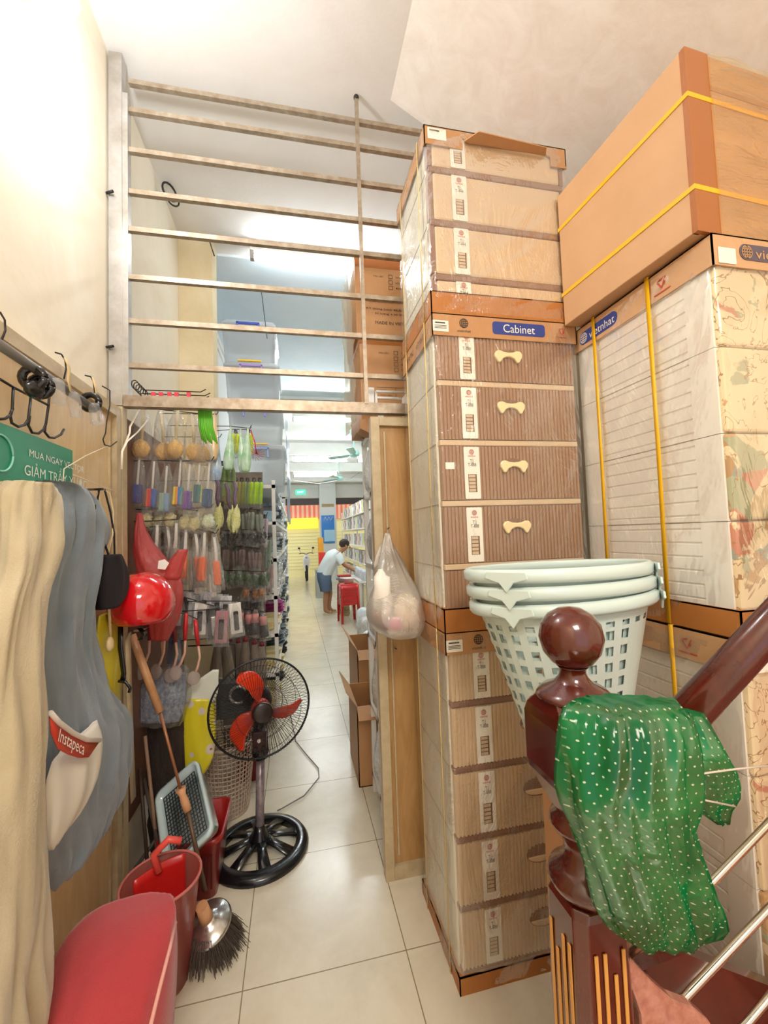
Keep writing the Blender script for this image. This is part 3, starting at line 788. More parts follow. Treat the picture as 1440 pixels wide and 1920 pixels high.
zs = (1.405, 1.4475, 1.49); nm = ['lowest of the three nested pale blue laundry baskets, showing the slotted wall', 'middle one of the three nested pale blue laundry baskets', 'top one of the three nested pale blue laundry baskets with its open inside']
for i, z in enumerate(zs):
    o = b0 if i == 0 else dup(b0)
    o.location = (.775-.006*i, 1.13, z); o.rotation_euler = (math.radians(-2), math.radians(-2.5+i), 0); o['label'] = nm[i]
for o in bpy.data.objects:
    if o.name.startswith('laundry_basket'): pass
MB().box(.0, .2, 0, .2, 0, .835).build('carton_tmp', M_CARD)
o = bpy.data.objects['carton_tmp']; o.name = 'tall_carton'; o.location = (.74, 1.03, 0); tag(o, 'plain brown carton under the laundry baskets behind the stair post', 'carton')

# ------------------------------------------------------------------ draped and bagged things
def sack(name, m_, rows, parent=None, n=40, crk=.006, fs=14, seed=0, pw=1.0, cap=True, uvw=None, build=True, solid=0, loc=None):
    """rows: (centre, half width, half depth, wd, dd) top to bottom; crinkled closed skin"""
    R = []; uv = []; L = 0; last = None
    # subdivide the rows smoothly
    full = []
    for i in range(len(rows)-1):
        K = max(2, int((V(rows[i+1][0])-V(rows[i][0])).length/.018))
        for k in range(K): 
            t = k/K; p = rows[max(i-1, 0)]; a = rows[i]; b = rows[i+1]; q = rows[min(i+2, len(rows)-1)]
            def cr_(p, a, b, q): return a+(b-p)*(.5*t)+(p*2-a*5+b*4-q)*(.5*t*t)+(a*3-p-b*3+q)*(.5*t*t*t)
            c = cr_(V(p[0]), V(a[0]), V(b[0]), V(q[0])); full.append((c, max(.002, cr_(p[1], a[1], b[1], q[1])), max(.0015, cr_(p[2], a[2], b[2], q[2])), V(a[3]).lerp(V(b[3]), t), V(a[4]).lerp(V(b[4]), t)))
    e = rows[-1]; full.append((V(e[0]), e[1], e[2], V(e[3]), V(e[4])))
    for (c, w, d, wd, dd) in full:
        if last is not None: L += (c-last).length
        last = c; ring = []
        for k in range(n):
            a = 2*PI*k/n; ca, sa = math.cos(a), math.sin(a)
            f = crk*(noise.noise(V((ca*2.2*w*fs+seed, sa*2.2, L*fs*.35)))+.6*noise.noise(V((k*.9+seed*3, L*fs*.22, seed))))
            ring.append(c+wd*(w*ca)+dd*(d*sa)+(wd*ca+dd*sa)*f)
            uv.append((ca*w+ (0 if sa > 0 else .3), L))
        R.append(ring)
    mb = MB(); mb.rings(R, cap=cap, uvs=uv)
    return mb.build(name, m_, parent, solid=solid, loc=loc)
Y1 = V((0, 1, 0))
# green dotted bag over post and handrail
G = root('green_dotted_bag', (.66, .66, 1.22), 'translucent green plastic bag with white dots draped over the stair post and handrail', 'plastic bag')
dn = V((0, -1, 0))
def rowpx(pxl, pxr, py, Y, dep):
    a, b = at(pxl, py, Y=Y), at(pxr, py, Y=Y); return ((a+b)/2, (b-a).length/2, dep, (b-a).normalized(), V((0, 1, 0)))
sack('bag_body', M_DOTS, [rowpx(1085, 1265, 1312, .64, .025), rowpx(1064, 1288, 1335, .625, .045), rowpx(1056, 1300, 1395, .615, .055), rowpx(1057, 1290, 1480, .61, .055), rowpx(1072, 1290, 1540, .61, .05), rowpx(1085, 1305, 1590, .615, .045), rowpx(1105, 1325, 1650, .62, .038), rowpx(1125, 1348, 1710, .625, .03), rowpx(1155, 1345, 1752, .63, .02), rowpx(1200, 1290, 1775, .635, .008)], G, n=64, crk=.018, fs=20, seed=2)
sack('bag_tail', M_DOTS, [rowpx(1262, 1312, 1335, .66, .02), rowpx(1270, 1345, 1390, .65, .03), rowpx(1278, 1375, 1440, .65, .03), rowpx(1285, 1385, 1490, .655, .02), rowpx(1300, 1370, 1515, .66, .012), rowpx(1345, 1368, 1545, .66, .004)], G, n=36, crk=.009, seed=9)
# plastic strip over the post onto the rail
mb = MB(); pA = [at(x, y, Y=Y_) for x, y, Y_ in ((1110, 1325, .64), (1135, 1312, .67), (1180, 1318, .69), (1250, 1322, .70), (1300, 1322, .66))]
mb.grid(lambda u, v: (pA[min(3, int(u*4))].lerp(pA[min(4, int(u*4)+1)], u*4-int(u*4)) if u < 1 else pA[4])+V((0, .10*(v-.1), -.02-.05*abs(v-.4)+.008*noise.noise(V((u*9, v*7, 0))))), 40, 12, lambda u, v: (u*.3, v*.12))
mb.build('bag_fold', M_DOTS, G)
lp = [at(1440, 1436, Y=.60), at(1380, 1442, Y=.60), at(1320, 1450, Y=.60), at(1296, 1458, Y=.60), at(1288, 1472, Y=.60), at(1296, 1488, Y=.60), at(1320, 1500, Y=.60), at(1378, 1512, Y=.61)]
tag(MB().tube(lp, .0016, 8).build('clear_wire_loop', mat('clear_plastic_cord', '#cfc0b2', .3)), 'thin pale wire loop in front of the tail of the green bag', 'wire')

# white bag hanging from the nail on the brown door
q = root('white_shopping_bag', at(727, 998, Y=1.955), 'semi-clear white plastic bag hanging from a nail on the beige door', 'plastic bag')
M_MILK = film('milky_bag_film', '#fbf9f6', .45, .15, 5, .45, milky='#fdfaf6', stretch=(1, 1, .4), gmax=.45)
sack('bag_skin', M_MILK, [rowpx(724, 731, 999, 1.935, .004), rowpx(716, 742, 1030, 1.92, .02), rowpx(706, 765, 1075, 1.83, .06), rowpx(696, 785, 1115, 1.76, .10), rowpx(691, 793, 1145, 1.72, .12), rowpx(695, 795, 1168, 1.71, .12), rowpx(712, 782, 1188, 1.72, .09), rowpx(735, 757, 1196, 1.73, .03)], q, n=40, crk=.013, fs=12, seed=4)
sack('bag_handle', M_MILK, [rowpx(712, 717, 1022, 1.92, .004), rowpx(703, 712, 1045, 1.9, .008), rowpx(699, 708, 1065, 1.9, .006)], q, n=12, crk=.003)
MB().ball(at(762, 1145, Y=1.70), (.055, .05, .07), jit=.3).build('cream_bundle', mat('cream_soft_goods', '#e8d2b0', .7), q)
MB().ball(at(742, 1170, Y=1.64), (.026, .02, .026)).build('pink_ball', mat('pink_plastic', '#c9567c', .4), q)
MB().ball(at(727, 1172, Y=1.66), (.02, .02, .022)).build('grey_lump', mat('mauve_plastic', '#8a6a86', .4), q)
MB().ball(at(718, 1120, Y=1.72), (.04, .04, .1), jit=.4, seed=3).build('white_bundle', mat('white_soft_goods', '#efe8de', .7), q)

# ================================================================== left wall
rod = root('hanging_rod', at(95, 700, X=-.62), 'grey metal rod hung along the upper left wall with black clips and dangling ties', 'rod')
a, b = V((-.62, .80, 2.045)), V((-.62, 1.49, 2.032))
MB().cyl(a, b, .012, n=16).build('tube', mat('grey_tube_metal', '#8d8c8b', .35, .6), rod)
for px_, py_ in ((62, 705), (76, 722), (170, 752)):
    p = at(px_, py_, X=-.62); MB().tube(circ(p+V((0, 0, -.004)), .024, V((1, 0, 0)), Z1), .010).build('clip', M_BLACK, rod)
MB().ball(at(66, 722, X=-.62)+V((0, 0, -.012)), (.02, .035, .022), jit=.4).build('clip_block', M_BLACK, rod)
for px_, py_, s_ in ((108, 725, 1), (140, 750, 2), (178, 768, 3)):
    p = at(px_, py_, X=-.60)
    sack('plastic_scrap', film('scrap_film', '#ffffff', .2, .1, 30, .9), [(p+V((0, 0, .02)), .012, .008, Y1, V((1, 0, 0))), (p, .024, .014, Y1, V((1, 0, 0))), (p+V((0, .01, -.045)), .018, .012, Y1, V((1, 0, 0)))], rod, n=16, crk=.008, fs=60, seed=s_)
# S hooks holding the rod up to the wall
for (pts, lab) in ((((0, 585), (9, 600), (10, 620), (2, 640)), 'dark wire hook above the rod at the far left edge'),
                   (((104, 661), (115, 664), (122, 675), (124, 692), (120, 710)), 'thin curved wire hook on the rod beside the cream tie'),
                   (((160, 704), (170, 706), (175, 715), (181, 766)), 'thin curved wire hook near the end of the rod')):
    tag(MB().tube([at(x, y, X=-.625) for x, y in pts], .0022).build('wire_hook', M_WIRE), lab, 'hook')
for pts, lab in ((((122, 672), (130, 690), (128, 712), (133, 735)), 'cream cloth tie hanging over the middle of the rod'), (((174, 708), (180, 730), (183, 760), (186, 790)), 'cream cloth tie hanging over the right end of the rod')):
    tag(MB().ribbon([at(x, y, X=-.605) for x, y in pts], .013, (0, 1, 0), .002).build('cloth_tie', mat('cream_cloth_tie', '#e6cd9c', .8)), lab, 'tie')
# black hook rack: three joined J hooks
H = root('hook_rack', at(60, 760, X=-.70), 'black wire rack of joined round hooks hanging above the green sign', 'hook rack')
MB().tube([at(x, y, X=-.70) for x, y in ((0, 711), (25, 726), (58, 743), (91, 760))], .0035).build('crossbar', M_WIRE, H)
for pts in (((25, 727), (23, 768), (20, 778), (10, 785), (-4, 786)), ((24, 766), (19, 778), (22, 793), (34, 800), (46, 797), (53, 787), (58, 745)), ((56, 780), (53, 797), (60, 811), (72, 813), (82, 805), (86, 795), (91, 760), (94, 722)), ((85, 797), (84, 810), (92, 820), (102, 821), (114, 815), (120, 805))):
    MB().tube([at(x, y, X=-.70) for x, y in pts], .0035).build('hook', M_WIRE, H)
# thin hook and strings towards the door frame
tag(MB().tube([at(x, y, X=-.69) for x, y in ((192, 724), (206, 732), (206, 760), (200, 790), (198, 812), (193, 824), (196, 834), (207, 837), (219, 828))], .0024).build('wire_hook', M_WIRE), 'long thin wire hook on the pale board left of the doorway', 'hook')
M_STR = mat('white_string', '#f0e6d2', .7)
tag(MB().tube([at(x, y, X=-.69) for x, y in ((202, 836), (160, 855), (120, 879), (118, 905), (122, 960))], .0016).build('string', M_STR), 'white string running from the long wire hook down to the green sign corner', 'string')
tag(MB().tube([at(x, y, X=-.69) for x, y in ((137, 890), (170, 903), (200, 915), (226, 926))], .0014).build('string', M_STR), 'thin string running right from the green sign to the board edge', 'string')
tag(MB().ribbon([at(x, y, X=-.70) for x, y in ((275, 745), (262, 765), (244, 800), (243, 812), (230, 845))], .008, (1, .3, 0), .001).build('white_ribbon', M_STR), 'white plastic ribbon tied from the header bar to the left post, upper strand', 'ribbon')
tag(MB().ribbon([at(x, y, X=-.69) for x, y in ((279, 785), (258, 810), (238, 828), (229, 846), (228, 880))], .008, (1, .3, 0), .001).build('white_ribbon', M_STR), 'white plastic ribbon tied to the left post, lower strand', 'ribbon')
# green sign
xs = -.70
SG = root('green_sign_board', at(60, 860, X=xs), 'green printed sign board with white letters on the left wall', 'sign')
c00, c10, c11, c01 = at(-30, 955, X=xs), at(136, 935, X=xs), at(136, 846, X=xs), at(-30, 795, X=xs)
y0, y1, z1 = c01.y, c11.y, 1.905
mb = MB(); mb.prism([(y0, 1.70), (y1, 1.70), (y1, z1), (y0, z1)], (xs, 0, 0), Y1, Z1, (-.004, 0, 0)); mb.build('board', mat('green_print', '#0f8f68', .35), SG)
mb = MB(); mb.text('MUA NGAY VECTOR', .028, V((xs+.001, (y0+y1)/2+.12, 1.853)), (0, -1, 0)if False else (0, 1, 0), Z1, width=.30); 
for v_ in range(len(mb.v)): pass
mb.text('GIẢM TRẦY XƯỚC', .040, V((xs+.001, (y0+y1)/2+.12, 1.812)), (0, 1, 0), Z1, width=.34)
mb.build('lettering', mat('white_print', '#eef4ea', .5), SG)
mb = MB(); mb.tube(circ((xs+.002, at(0, 862, X=xs).y, 1.83), .045, Y1, Z1, 28), .0025); mb.build('round_emblem', mat('pale_green_print', '#8fd0c0', .5), SG)

# garments
def garment(name, mname, col, col2, rows, X, dep, label, cat='coat', crk=.012, seed=1, parts=None, extra=None):
    rr = []
    for (yl, yr, py, xo) in rows:
        a, b = at(yl, py, X=X+xo), at(yr, py, X=X+xo)
        c = (a+b)/2; w = abs(b.y-a.y)/2
        rr.append((c, w, dep, V((0, 1, 0)), V((1, 0, 0))))
    rt = root(name, rr[0][0], label, cat)
    o = sack('cloth', mat(mname, col, .85, col2=col2, vs=4, bump=.25, bs=300, sheen=.3), rr, rt, n=64, crk=crk, fs=12, seed=seed)
    return rt
ct = garment('beige_coat', 'beige_cloth', '#c8bb9e', '#b5a684', [(22, 72, 905, 0), (8, 92, 925, 0), (2, 96, 975, .01), (-2, 98, 1020, .02), (-10, 84, 1070, .02), (-30, 68, 1130, .02), (-50, 66, 1250, .02), (-60, 70, 1400, .02), (-70, 64, 1550, .02), (-75, 68, 1700, .01), (-80, 74, 1900, .0), (-80, 74, 2000, -.02)], -.60, .045, 'beige cloth coat hanging at the far left edge', crk=.022, seed=3)
jk = garment('grey_jacket', 'grey_blue_cloth', '#86939d', '#6f7d89', [(80, 120, 905, 0), (88, 150, 915, 0), (88, 176, 938, 0), (84, 192, 965, .01), (80, 196, 1000, .01), (74, 184, 1050, .01), (70, 170, 1110, .01), (70, 166, 1160, .01), (70, 168, 1220, .01), (72, 186, 1290, .01), (74, 206, 1350, .015), (76, 238, 1400, .02), (78, 240, 1440, .02), (80, 236, 1480, .02), (90, 236, 1530, .01), (92, 215, 1570, .0), (100, 190, 1592, -.01)], -.66, .045, 'blue-grey jacket hanging from the wall right of the beige coat', crk=.02, seed=8)
# white bag with red label tucked in the jacket pocket
pb = root('white_packet', at(130, 1420, X=-.60), 'white packet with a red lettered band sticking out of the grey jacket pocket', 'packet')
prow = []
for yl, yr, py, dd_ in ((96, 182, 1386, .008), (88, 186, 1410, .02), (84, 186, 1440, .028), (82, 180, 1490, .028), (84, 166, 1530, .02), (92, 140, 1562, .01)):
    a, b = at(yl, py, X=-.585), at(yr, py, X=-.585); prow.append(((a+b)/2, abs(b.y-a.y)/2, dd_, Y1, V((1, 0, 0))))
sack('packet_body', mat('white_packet_plastic', '#ddd6c9', .5), prow, pb, n=36, crk=.010, seed=5)
lx = -.545
L0 = [at(x, y, X=lx) for x, y in ((92, 1340), (108, 1358), (135, 1378), (160, 1390), (186, 1391))]
L1 = [at(x, y, X=lx) for x, y in ((96, 1375), (108, 1404), (128, 1415), (148, 1421), (166, 1420))]
mb = MB(); k0 = len(mb.v)
for i in range(5): mb.v += [L0[i], L1[i]]
for i in range(4): mb.face((2*i, 2*i+1, 2*i+3, 2*i+2))
mb.build('red_band', mat('red_band_print', '#c23a24', .4), pb, solid=.002)
up_ = (L0[2]-L1[2]).normalized(); al = (L0[3]-L0[1]).normalized()
mb = MB(); mb.text('Instapeca', .038, (L0[2]+L1[2])/2+V((.004, 0, 0)), al, up_, width=.15); mb.build('lettering', mat('white_print', '#eef4ea'), pb)
mb = MB(); mb.tube([p+V((.002, 0, .004)) for p in L0], .006); mb.build('white_edge', mat('grey_white_plastic', '#d9cfc6', .5), pb)

# black cap bag with straps
hb = root('black_cloth_cap', at(212, 1090, X=-.62), 'black cloth cap hanging on white and black straps beside the grey jacket', 'cap')
sack('cap_body', mat('black_cloth', '#17131a', .9), [(at(a, b, X=-.62), w, .035, Y1, V((1, 0, 0))) for a, b, w in ((203, 1040, .05), (208, 1055, .075), (212, 1080, .10), (212, 1105, .10), (208, 1125, .08), (200, 1140, .04))], hb, n=36, crk=.006, seed=2)
for pts, mm in ((((192, 960), (183, 925), (190, 916), (205, 925), (213, 960), (212, 1000), (203, 1045)), mat('cream_strap', '#e3cfa8', .7)), (((186, 918), (180, 950), (190, 1000), (205, 1045)), mat('black_cloth', '#17131a')), (((196, 917), (207, 960), (214, 1000), (215, 1048)), MATS['black_cloth'])):
    MB().ribbon([at(x, y, X=-.62) for x, y in pts], .012, (0, 1, .2), .002).build('strap', mm, hb)
tag(MB().cyl(at(165, 918, X=-.70), at(192, 917, X=-.60), .004).build('hook_peg', M_WIRE), 'short black peg on the board holding the strap of the cap', 'hook')

# red helmet
hp = at(266, 1130, Y=1.80)
he = root('red_helmet', hp, 'glossy red motorbike helmet with white stripes hanging on the board edge', 'helmet')
HR = .117
mb = MB(); 
prof = [(.001, HR*.98)]+[(HR*math.sin(t), HR*math.cos(t)) for t in [PI*k/20 for k in range(1, 15)]]+[(HR*.72, -HR*.62), (HR*.60, -HR*.6)]
mb.lathe([(r, z*1.0) for r, z in prof[::-1]], hp, 40, sx=1.0, sy=1.08, cap=False); mb.build('shell', mat('glossy_red_paint', '#d3121c', .08, coat=1), he)
MB().lathe([(HR*.74, -HR*.54), (HR*.85, .0), (HR*.5, .06), (.001, .08)], hp+V((0, 0, -.002)), 30, cap=False).build('lining', M_DARK, he)
def on(px_, py_, off=.002):
    d = (at(px_, py_, Y=1)-EYE).normalized(); oc = EYE-hp; r = HR*.985+off
    b_ = oc.dot(d); c_ = oc.dot(oc)-r*r; t = -b_-math.sqrt(max(0, b_*b_-c_)); return EYE+d*t
for P4 in (((233, 1120), (240, 1097), (246, 1097), (238, 1130)), ((243, 1132), (254, 1100), (259, 1102), (250, 1136)), ((258, 1136), (258, 1106), (268, 1100), (270, 1138)), ((279, 1092), (292, 1096), (290, 1100), (280, 1097)), ((222, 1145), (238, 1146), (240, 1156), (225, 1156))):
    mb = MB(); b = [on(x, y) for x, y in P4]; mb.v += b+[p+(p-hp).normalized()*.001 for p in b]; mb.face((0, 1, 2, 3)); mb.face((4, 5, 6, 7)); mb.build('white_decal', M_WHITE, he)
for pts in (((226, 1170), (226, 1215), (232, 1262), (230, 1276)), ((262, 1178), (272, 1190), (262, 1200))):
    MB().ribbon([at(x, y, Y=1.78) for x, y in pts], .018, (1, 0, 0), .002).build('chin_strap', M_BLACK, he)
MB().tube([at(x, y, Y=1.78) for x, y in ((222, 1277), (236, 1279), (244, 1290), (242, 1298))], .006).build('buckle', M_BLACK, he)

# coral plastic bag
cb = root('coral_plastic_bag', at(262, 965, Y=2.08), 'coral red plastic bag hanging behind the red helmet', 'plastic bag')
sack('bag_skin', film('coral_film', '#f58a88', .55, .25, 12, .6, milky='#ee7270', gmax=.2), [rowpx(257, 266, 962, 2.1, .006), rowpx(253, 278, 1000, 2.09, .02), rowpx(252, 305, 1040, 2.08, .04), rowpx(258, 338, 1075, 2.07, .05), rowpx(270, 345, 1110, 2.06, .05), rowpx(280, 335, 1150, 2.06, .045), rowpx(285, 315, 1200, 2.07, .02)], cb, n=40, crk=.01, seed=7)
sack('bag_mouth', film('coral_film'), [rowpx(336, 352, 1030, 2.05, .012), rowpx(318, 346, 1052, 2.05, .02), rowpx(300, 338, 1085, 2.05, .03)], cb, n=24, crk=.006, seed=11)
MB().prism([(-.022, -.018), (.008, -.024), (.024, .004), (.006, .022), (-.018, .016)], at(306, 1058, Y=2.0), X1, Z1, (0, -.002, 0)).build('white_print', M_WHITE, cb)

# yellow packet and the beige strips beside it
yp = root('yellow_packet', at(205, 1240, X=-.70), 'yellow plastic packet hanging below the black cap', 'packet')
sack('packet', mat('yellow_plastic', '#dccb2c', .35, coat=.3), [(at(200, 1150, X=-.70), .06, .008, Y1, V((1, 0, 0))), (at(203, 1200, X=-.69), .10, .02, Y1, V((1, 0, 0))), (at(210, 1270, X=-.69), .10, .02, Y1, V((1, 0, 0))), (at(216, 1330, X=-.70), .03, .008, Y1, V((1, 0, 0)))], yp, n=24, crk=.005)
sp = root('wooden_spoon_scoop', at(205, 1215, X=-.66), 'pale ladle hanging in front of the yellow packet', 'ladle')
MB().tube([at(205, 1135, X=-.66), at(207, 1200, X=-.66)], .005).build('ladle_handle', M_CREAMP, sp); MB().ball(at(206, 1208, X=-.65), (.012, .022, .026)).build('bowl', M_CREAMP, sp)
fr_ = root('beige_folded_frame', at(243, 1200, X=-.66), 'beige metal strip bent over below the helmet, leaning on the board', 'strip')
MB().ribbon([at(x, y, X=-.655) for x, y in ((275, 1178), (262, 1182), (246, 1184), (240, 1200), (242, 1280), (246, 1400), (250, 1500))], .05, (0, 1, 0), .003).build('strip', M_FRAME, fr_)
# ================================================================== pedestal fan
FC = at(489, 1328, Y=2.27); FB = V((-.215, 2.34, 0))
fan = root('pedestal_fan', FB, 'black pedestal fan with red-orange blades standing on the tiled floor', 'fan')
fn = V((.22, -1, -.02)).normalized(); fx = V((0, 0, 1)).cross(fn).normalized(); fy = fn.cross(fx)
mb = MB(); mb.lathe([(.245, .0), (.248, .012), (.235, .03), (.19, .038), (.185, .03), (.185, 0)], FB, 48, cap=False)
mb.build('base_ring', M_BLACK, fan)
for k in range(8):
    a = 2*PI*k/8+.2; d = V((math.cos(a), math.sin(a), 0)); t = V((-d.y, d.x, 0))
    mb = MB(); mb.rings([[FB+d*r+t*w+V((0, 0, z)), FB+d*r-t*w+V((0, 0, z)), FB+d*r-t*w+V((0, 0, z-.01)), FB+d*r+t*w+V((0, 0, z-.01))] for r, w, z in ((.03, .024, .07), (.1, .022, .055), (.2, .03, .033))]); mb.build('base_spoke', M_BLACK, fan)
MB().lathe([(.055, .03), (.05, .07), (.03, .095), (.024, .12)], FB, 24).build('base_collar', M_BLACK, fan)
pole_t = V((-.205, 2.36, .46))
MB().cyl(FB+V((0, 0, .06)), pole_t, .022, n=20).build('pole', mat('wrapped_grey_pole', '#6d5f66', .3, .3, col2='#b9aeb2', vs=18), fan)
MB().lathe([(.04, 0), (.045, .03), (.038, .08), (.03, .10)], pole_t-V((0, 0, .01)), 20).build('neck_joint', M_BLACK, fan)
MB().box(pole_t.x-.035, pole_t.x+.035, 2.31, 2.36, .50, .60).build('control_box', mat('dark_maroon_plastic', '#3a1620', .3), fan, bevel=.006)
for dx, dz in ((-.02, .52), (.02, .52), (0, .56)): MB().cyl((pole_t.x+dx, 2.312, dz), (pole_t.x+dx, 2.295, dz), .009).build('button', M_WHITE if dx == 0 else M_DARK, fan)
mc = FC-fn*.12
MB().lathe([(.02, -.09), (.06, -.08), (.075, -.03), (.07, .03), (.045, .05)], mc, 28, axis=fn).build('motor', M_BLACK, fan)
MB().cyl(mc+V((0, 0, -.06)), pole_t+V((0, 0, .05)), .028).build('tilt_bracket', M_BLACK, fan)
CRR = .248
M_CAGE = mat('dark_cage_wire', '#2b2a2c', .35, .5)
MB().tube(circ(FC, CRR, fx, fy, 64), .0055, 8, cap=False).build('cage_rim', M_CAGE, fan)
def cage(z, name, nsp):
    mb = MB()
    for k in range(nsp):
        a = 2*PI*k/nsp; d = fx*math.cos(a)+fy*math.sin(a); d2 = fx*math.cos(a+.16)+fy*math.sin(a+.16)
        pts = [FC+d*CRR, FC+d*(CRR*.97)+fn*z*.55, FC+(d*.75+d2*.25).normalized()*(CRR*.78)+fn*z*.92, FC+(d*.3+d2*.7).normalized()*(CRR*.5)+fn*z, FC+d2*.055+fn*z]
        mb.tube(pts, .0011, 4, cap=False)
    for rr in (.055, CRR*.5, CRR*.78): mb.tube(circ(FC+fn*z*(.92 if rr > .15 else 1), rr, fx, fy, 48), .0012, 4, cap=False)
    return mb.build(name, M_CAGE, fan)
cage(.06, 'front_cage', 96); cage(-.075, 'rear_cage', 72)
MB().lathe([(.001, .010), (.04, .009), (.05, .004), (.052, -.006)], FC+fn*.064, 28, axis=fn).build('front_cap', mat('brown_black_cap', '#2a211f', .3), fan)
M_BL = mat('red_orange_blade', '#e2380f', .22, coat=.5)
mb = MB(); mb.lathe([(.045, -.03), (.048, .0), (.04, .03), (.001, .035)], FC+fn*.0, 24, axis=fn); mb.build('blade_hub', M_BL, fan)
for ang in (math.radians(100), math.radians(-22), math.radians(216)):
    def bl(u, v, ang=ang):
        r = .035+u*.175; wd = (.86-.40*abs(u-.35)*1.2)*(1-.2*u); sw = -.25*u+.55*u*u
        if u > .82: wd *= math.sqrt(max(.02, 1-((u-.82)/.185)**2))
        a = ang+sw*1.2*-1*-1+(v-.5)*wd*.95; d = fx*math.cos(a)+fy*math.sin(a)
        return FC+d*r+fn*((v-.5)*.05)
    mb = MB(); mb.grid(bl, 14, 8); mb.build('blade', M_BL, fan, solid=.003)
tag(MB().tube([at(x, y, Z=.01) for x, y in ((545, 1340), (555, 1390), (575, 1415), (597, 1440), (598, 1458), (570, 1492), (530, 1515), (520, 1520))], .0035).build('fan_cord', mat('grey_cord', '#77756f', .5)), 'thin grey power cord curving over the tiles right of the fan', 'cord')

# ================================================================== things on the floor at the left
def lattice(mb, fn, nu, nv, w, dd=.002):
    """openwork band: horizontal and vertical strips over a surface"""
    for j in range(nv+1):
        v = j/nv; mb.tube([fn(i/24, v) for i in range(25)], w, 4, cap=False)
    for i in range(nu):
        mb.tube([fn(i/nu, j/6) for j in range(7)], w, 4, cap=False)
# beige round lattice basket behind
bc = V((-.43, 2.72, 0))
q = root('beige_lattice_basket', bc, 'beige lattice waste basket on the floor behind the fan', 'basket')
f_ = lambda u, v: bc+V((math.cos(2*PI*u), math.sin(2*PI*u), 0))*(.12+.045*v)+V((0, 0, .01+.40*v))
mb = MB(); lattice(mb, f_, 40, 16, .0035); mb.build('lattice_wall', mat('beige_lattice_plastic', '#cdb7a2', .4), q)
MB().tube([f_(i/32, 1) for i in range(33)], .009, 8, cap=False).build('rim', MATS['beige_lattice_plastic'], q)
MB().cyl(bc, bc+V((0, 0, .012)), .12, n=32).build('bottom', MATS['beige_lattice_plastic'], q)
# maroon carton behind fan
tag(MB().box(-.42, -.25, 2.98, 3.2, 0, .42).build('maroon_box', mat('maroon_card', '#7c1f22', .4), bevel=.006), 'maroon box on the floor behind the fan pole', 'box')
# red crate with light blue tray in it
rc = root('red_basket_crate', (-.50, 2.25, 0), 'red plastic crate basket on the floor left of the fan', 'crate')
M_REDP = mat('red_crate_plastic', '#a3201c', .3, coat=.3)
def tub(rt, x0, x1, y0, y1, h, mm, taper=.8, ox=0, oy=0, name='tub', th=.006, tilt=None):
    cx, cy = (x0+x1)/2, (y0+y1)/2; w, d = (x1-x0)/2, (y1-y0)/2; R = []
    for k, z, off in ((taper, 0, 0), (1, h, 0), (1.06, h, 0), (1.06, h-.02, 0)):
        R.append([V((cx+p[0]*k, cy+p[1]*k, z)) for p in rounded(2*w, 2*d, min(w, d)*.3, 5)])
    mb = MB()
    if tilt:
        R = [[tilt @ p for p in r] for r in R]
    mb.rings(R, cap=False); b = len(mb.v); n_ = len(R[0]); mb.v += [p for p in R[0]]; mb.face(range(b, b+n_))
    return mb.build(name, mm, rt, solid=th)
tub(rc, -.62, -.36, 2.06, 2.36, .27, M_REDP)
mb = MB()
for i in range(12): mb.box(-.60+.018*i, -.592+.018*i, 2.062-.003, 2.066, .06, .2)
mb.build('slot_row', mat('dark_red_slot', '#5a0f0d', .5), rc)
lt = root('light_blue_tray', (-.47, 2.2, .3), 'glossy pale blue tray standing tilted in the red crate', 'tray')
T = Matrix.Translation((-.475, 2.13, .34)) @ Matrix.Rotation(math.radians(-38), 4, 'Y') @ Matrix.Rotation(math.radians(35), 4, 'X')
tub(lt, -.11, .11, -.17, .17, .09, mat('pale_blue_glossy', '#c8dde0', .12, coat=.7), taper=.82, name='tray', tilt=T)
mb = MB(); g1 = lambda u, v: T @ V((-.085+.17*u, -.14+.28*v, .075))
for i in range(13):
    mb.tube([g1(i/12, 0), g1(i/12, 1)], .0022, 4)
for i in range(17): mb.tube([g1(0, i/16), g1(1, i/16)], .0022, 4)
mb.build('dark_grid', mat('dark_grid_plastic', '#332b28', .4), lt)
# dark sheets and rods leaning against the wall under the racks
dk = mat('dark_brown_rods', '#5a4538', .5, col2='#3d2f28', vs=30)
rods = (((272, 1380), (300, 1640), 'thin tan rod leaning left of the broom handle', '#9a7a62'), ((262, 1440), (278, 1640), 'dark thin rod leaning at the left post', '#4a3a30'), ((270, 1460), (300, 1600), 'dark grey thin rod among the leaning rods', '#5b5048'), ((345, 1500), (245, 1640), 'dark grey rod leaning crosswise over the others', '#5d5652'))
for (a, b, lab, c) in rods:
    pa, pb = at(*a, Y=2.25), at(*b, Y=2.1); tag(MB().tube([pa, pb], .008, 8).build('leaning_rod', mat('rod_'+c[1:], c, .5)), lab, 'rod')
br = root('dark_brush_bundle', (-.66, 2.35, .0), 'bundle of dark brown brush bristles hanging under the blue net at the left', 'brush')
sack('bristles', mat('dark_bristle', '#57473f', .9, col2='#3c302b', vs=6, bump=1, bs=120, scale=(6, 6, .6)), [(V((-.66, 2.38, .86)), .08, .04, X1, Y1), (V((-.65, 2.38, .6)), .095, .05, X1, Y1), (V((-.65, 2.38, .3)), .10, .05, X1, Y1), (V((-.65, 2.38, .06)), .09, .05, X1, Y1)], br, n=64, crk=.01, fs=50)
bb = root('brown_straw_brush', (-.5, 2.5, .4), 'brown straw brush hanging between the dark bristles and the yellow cover', 'brush')
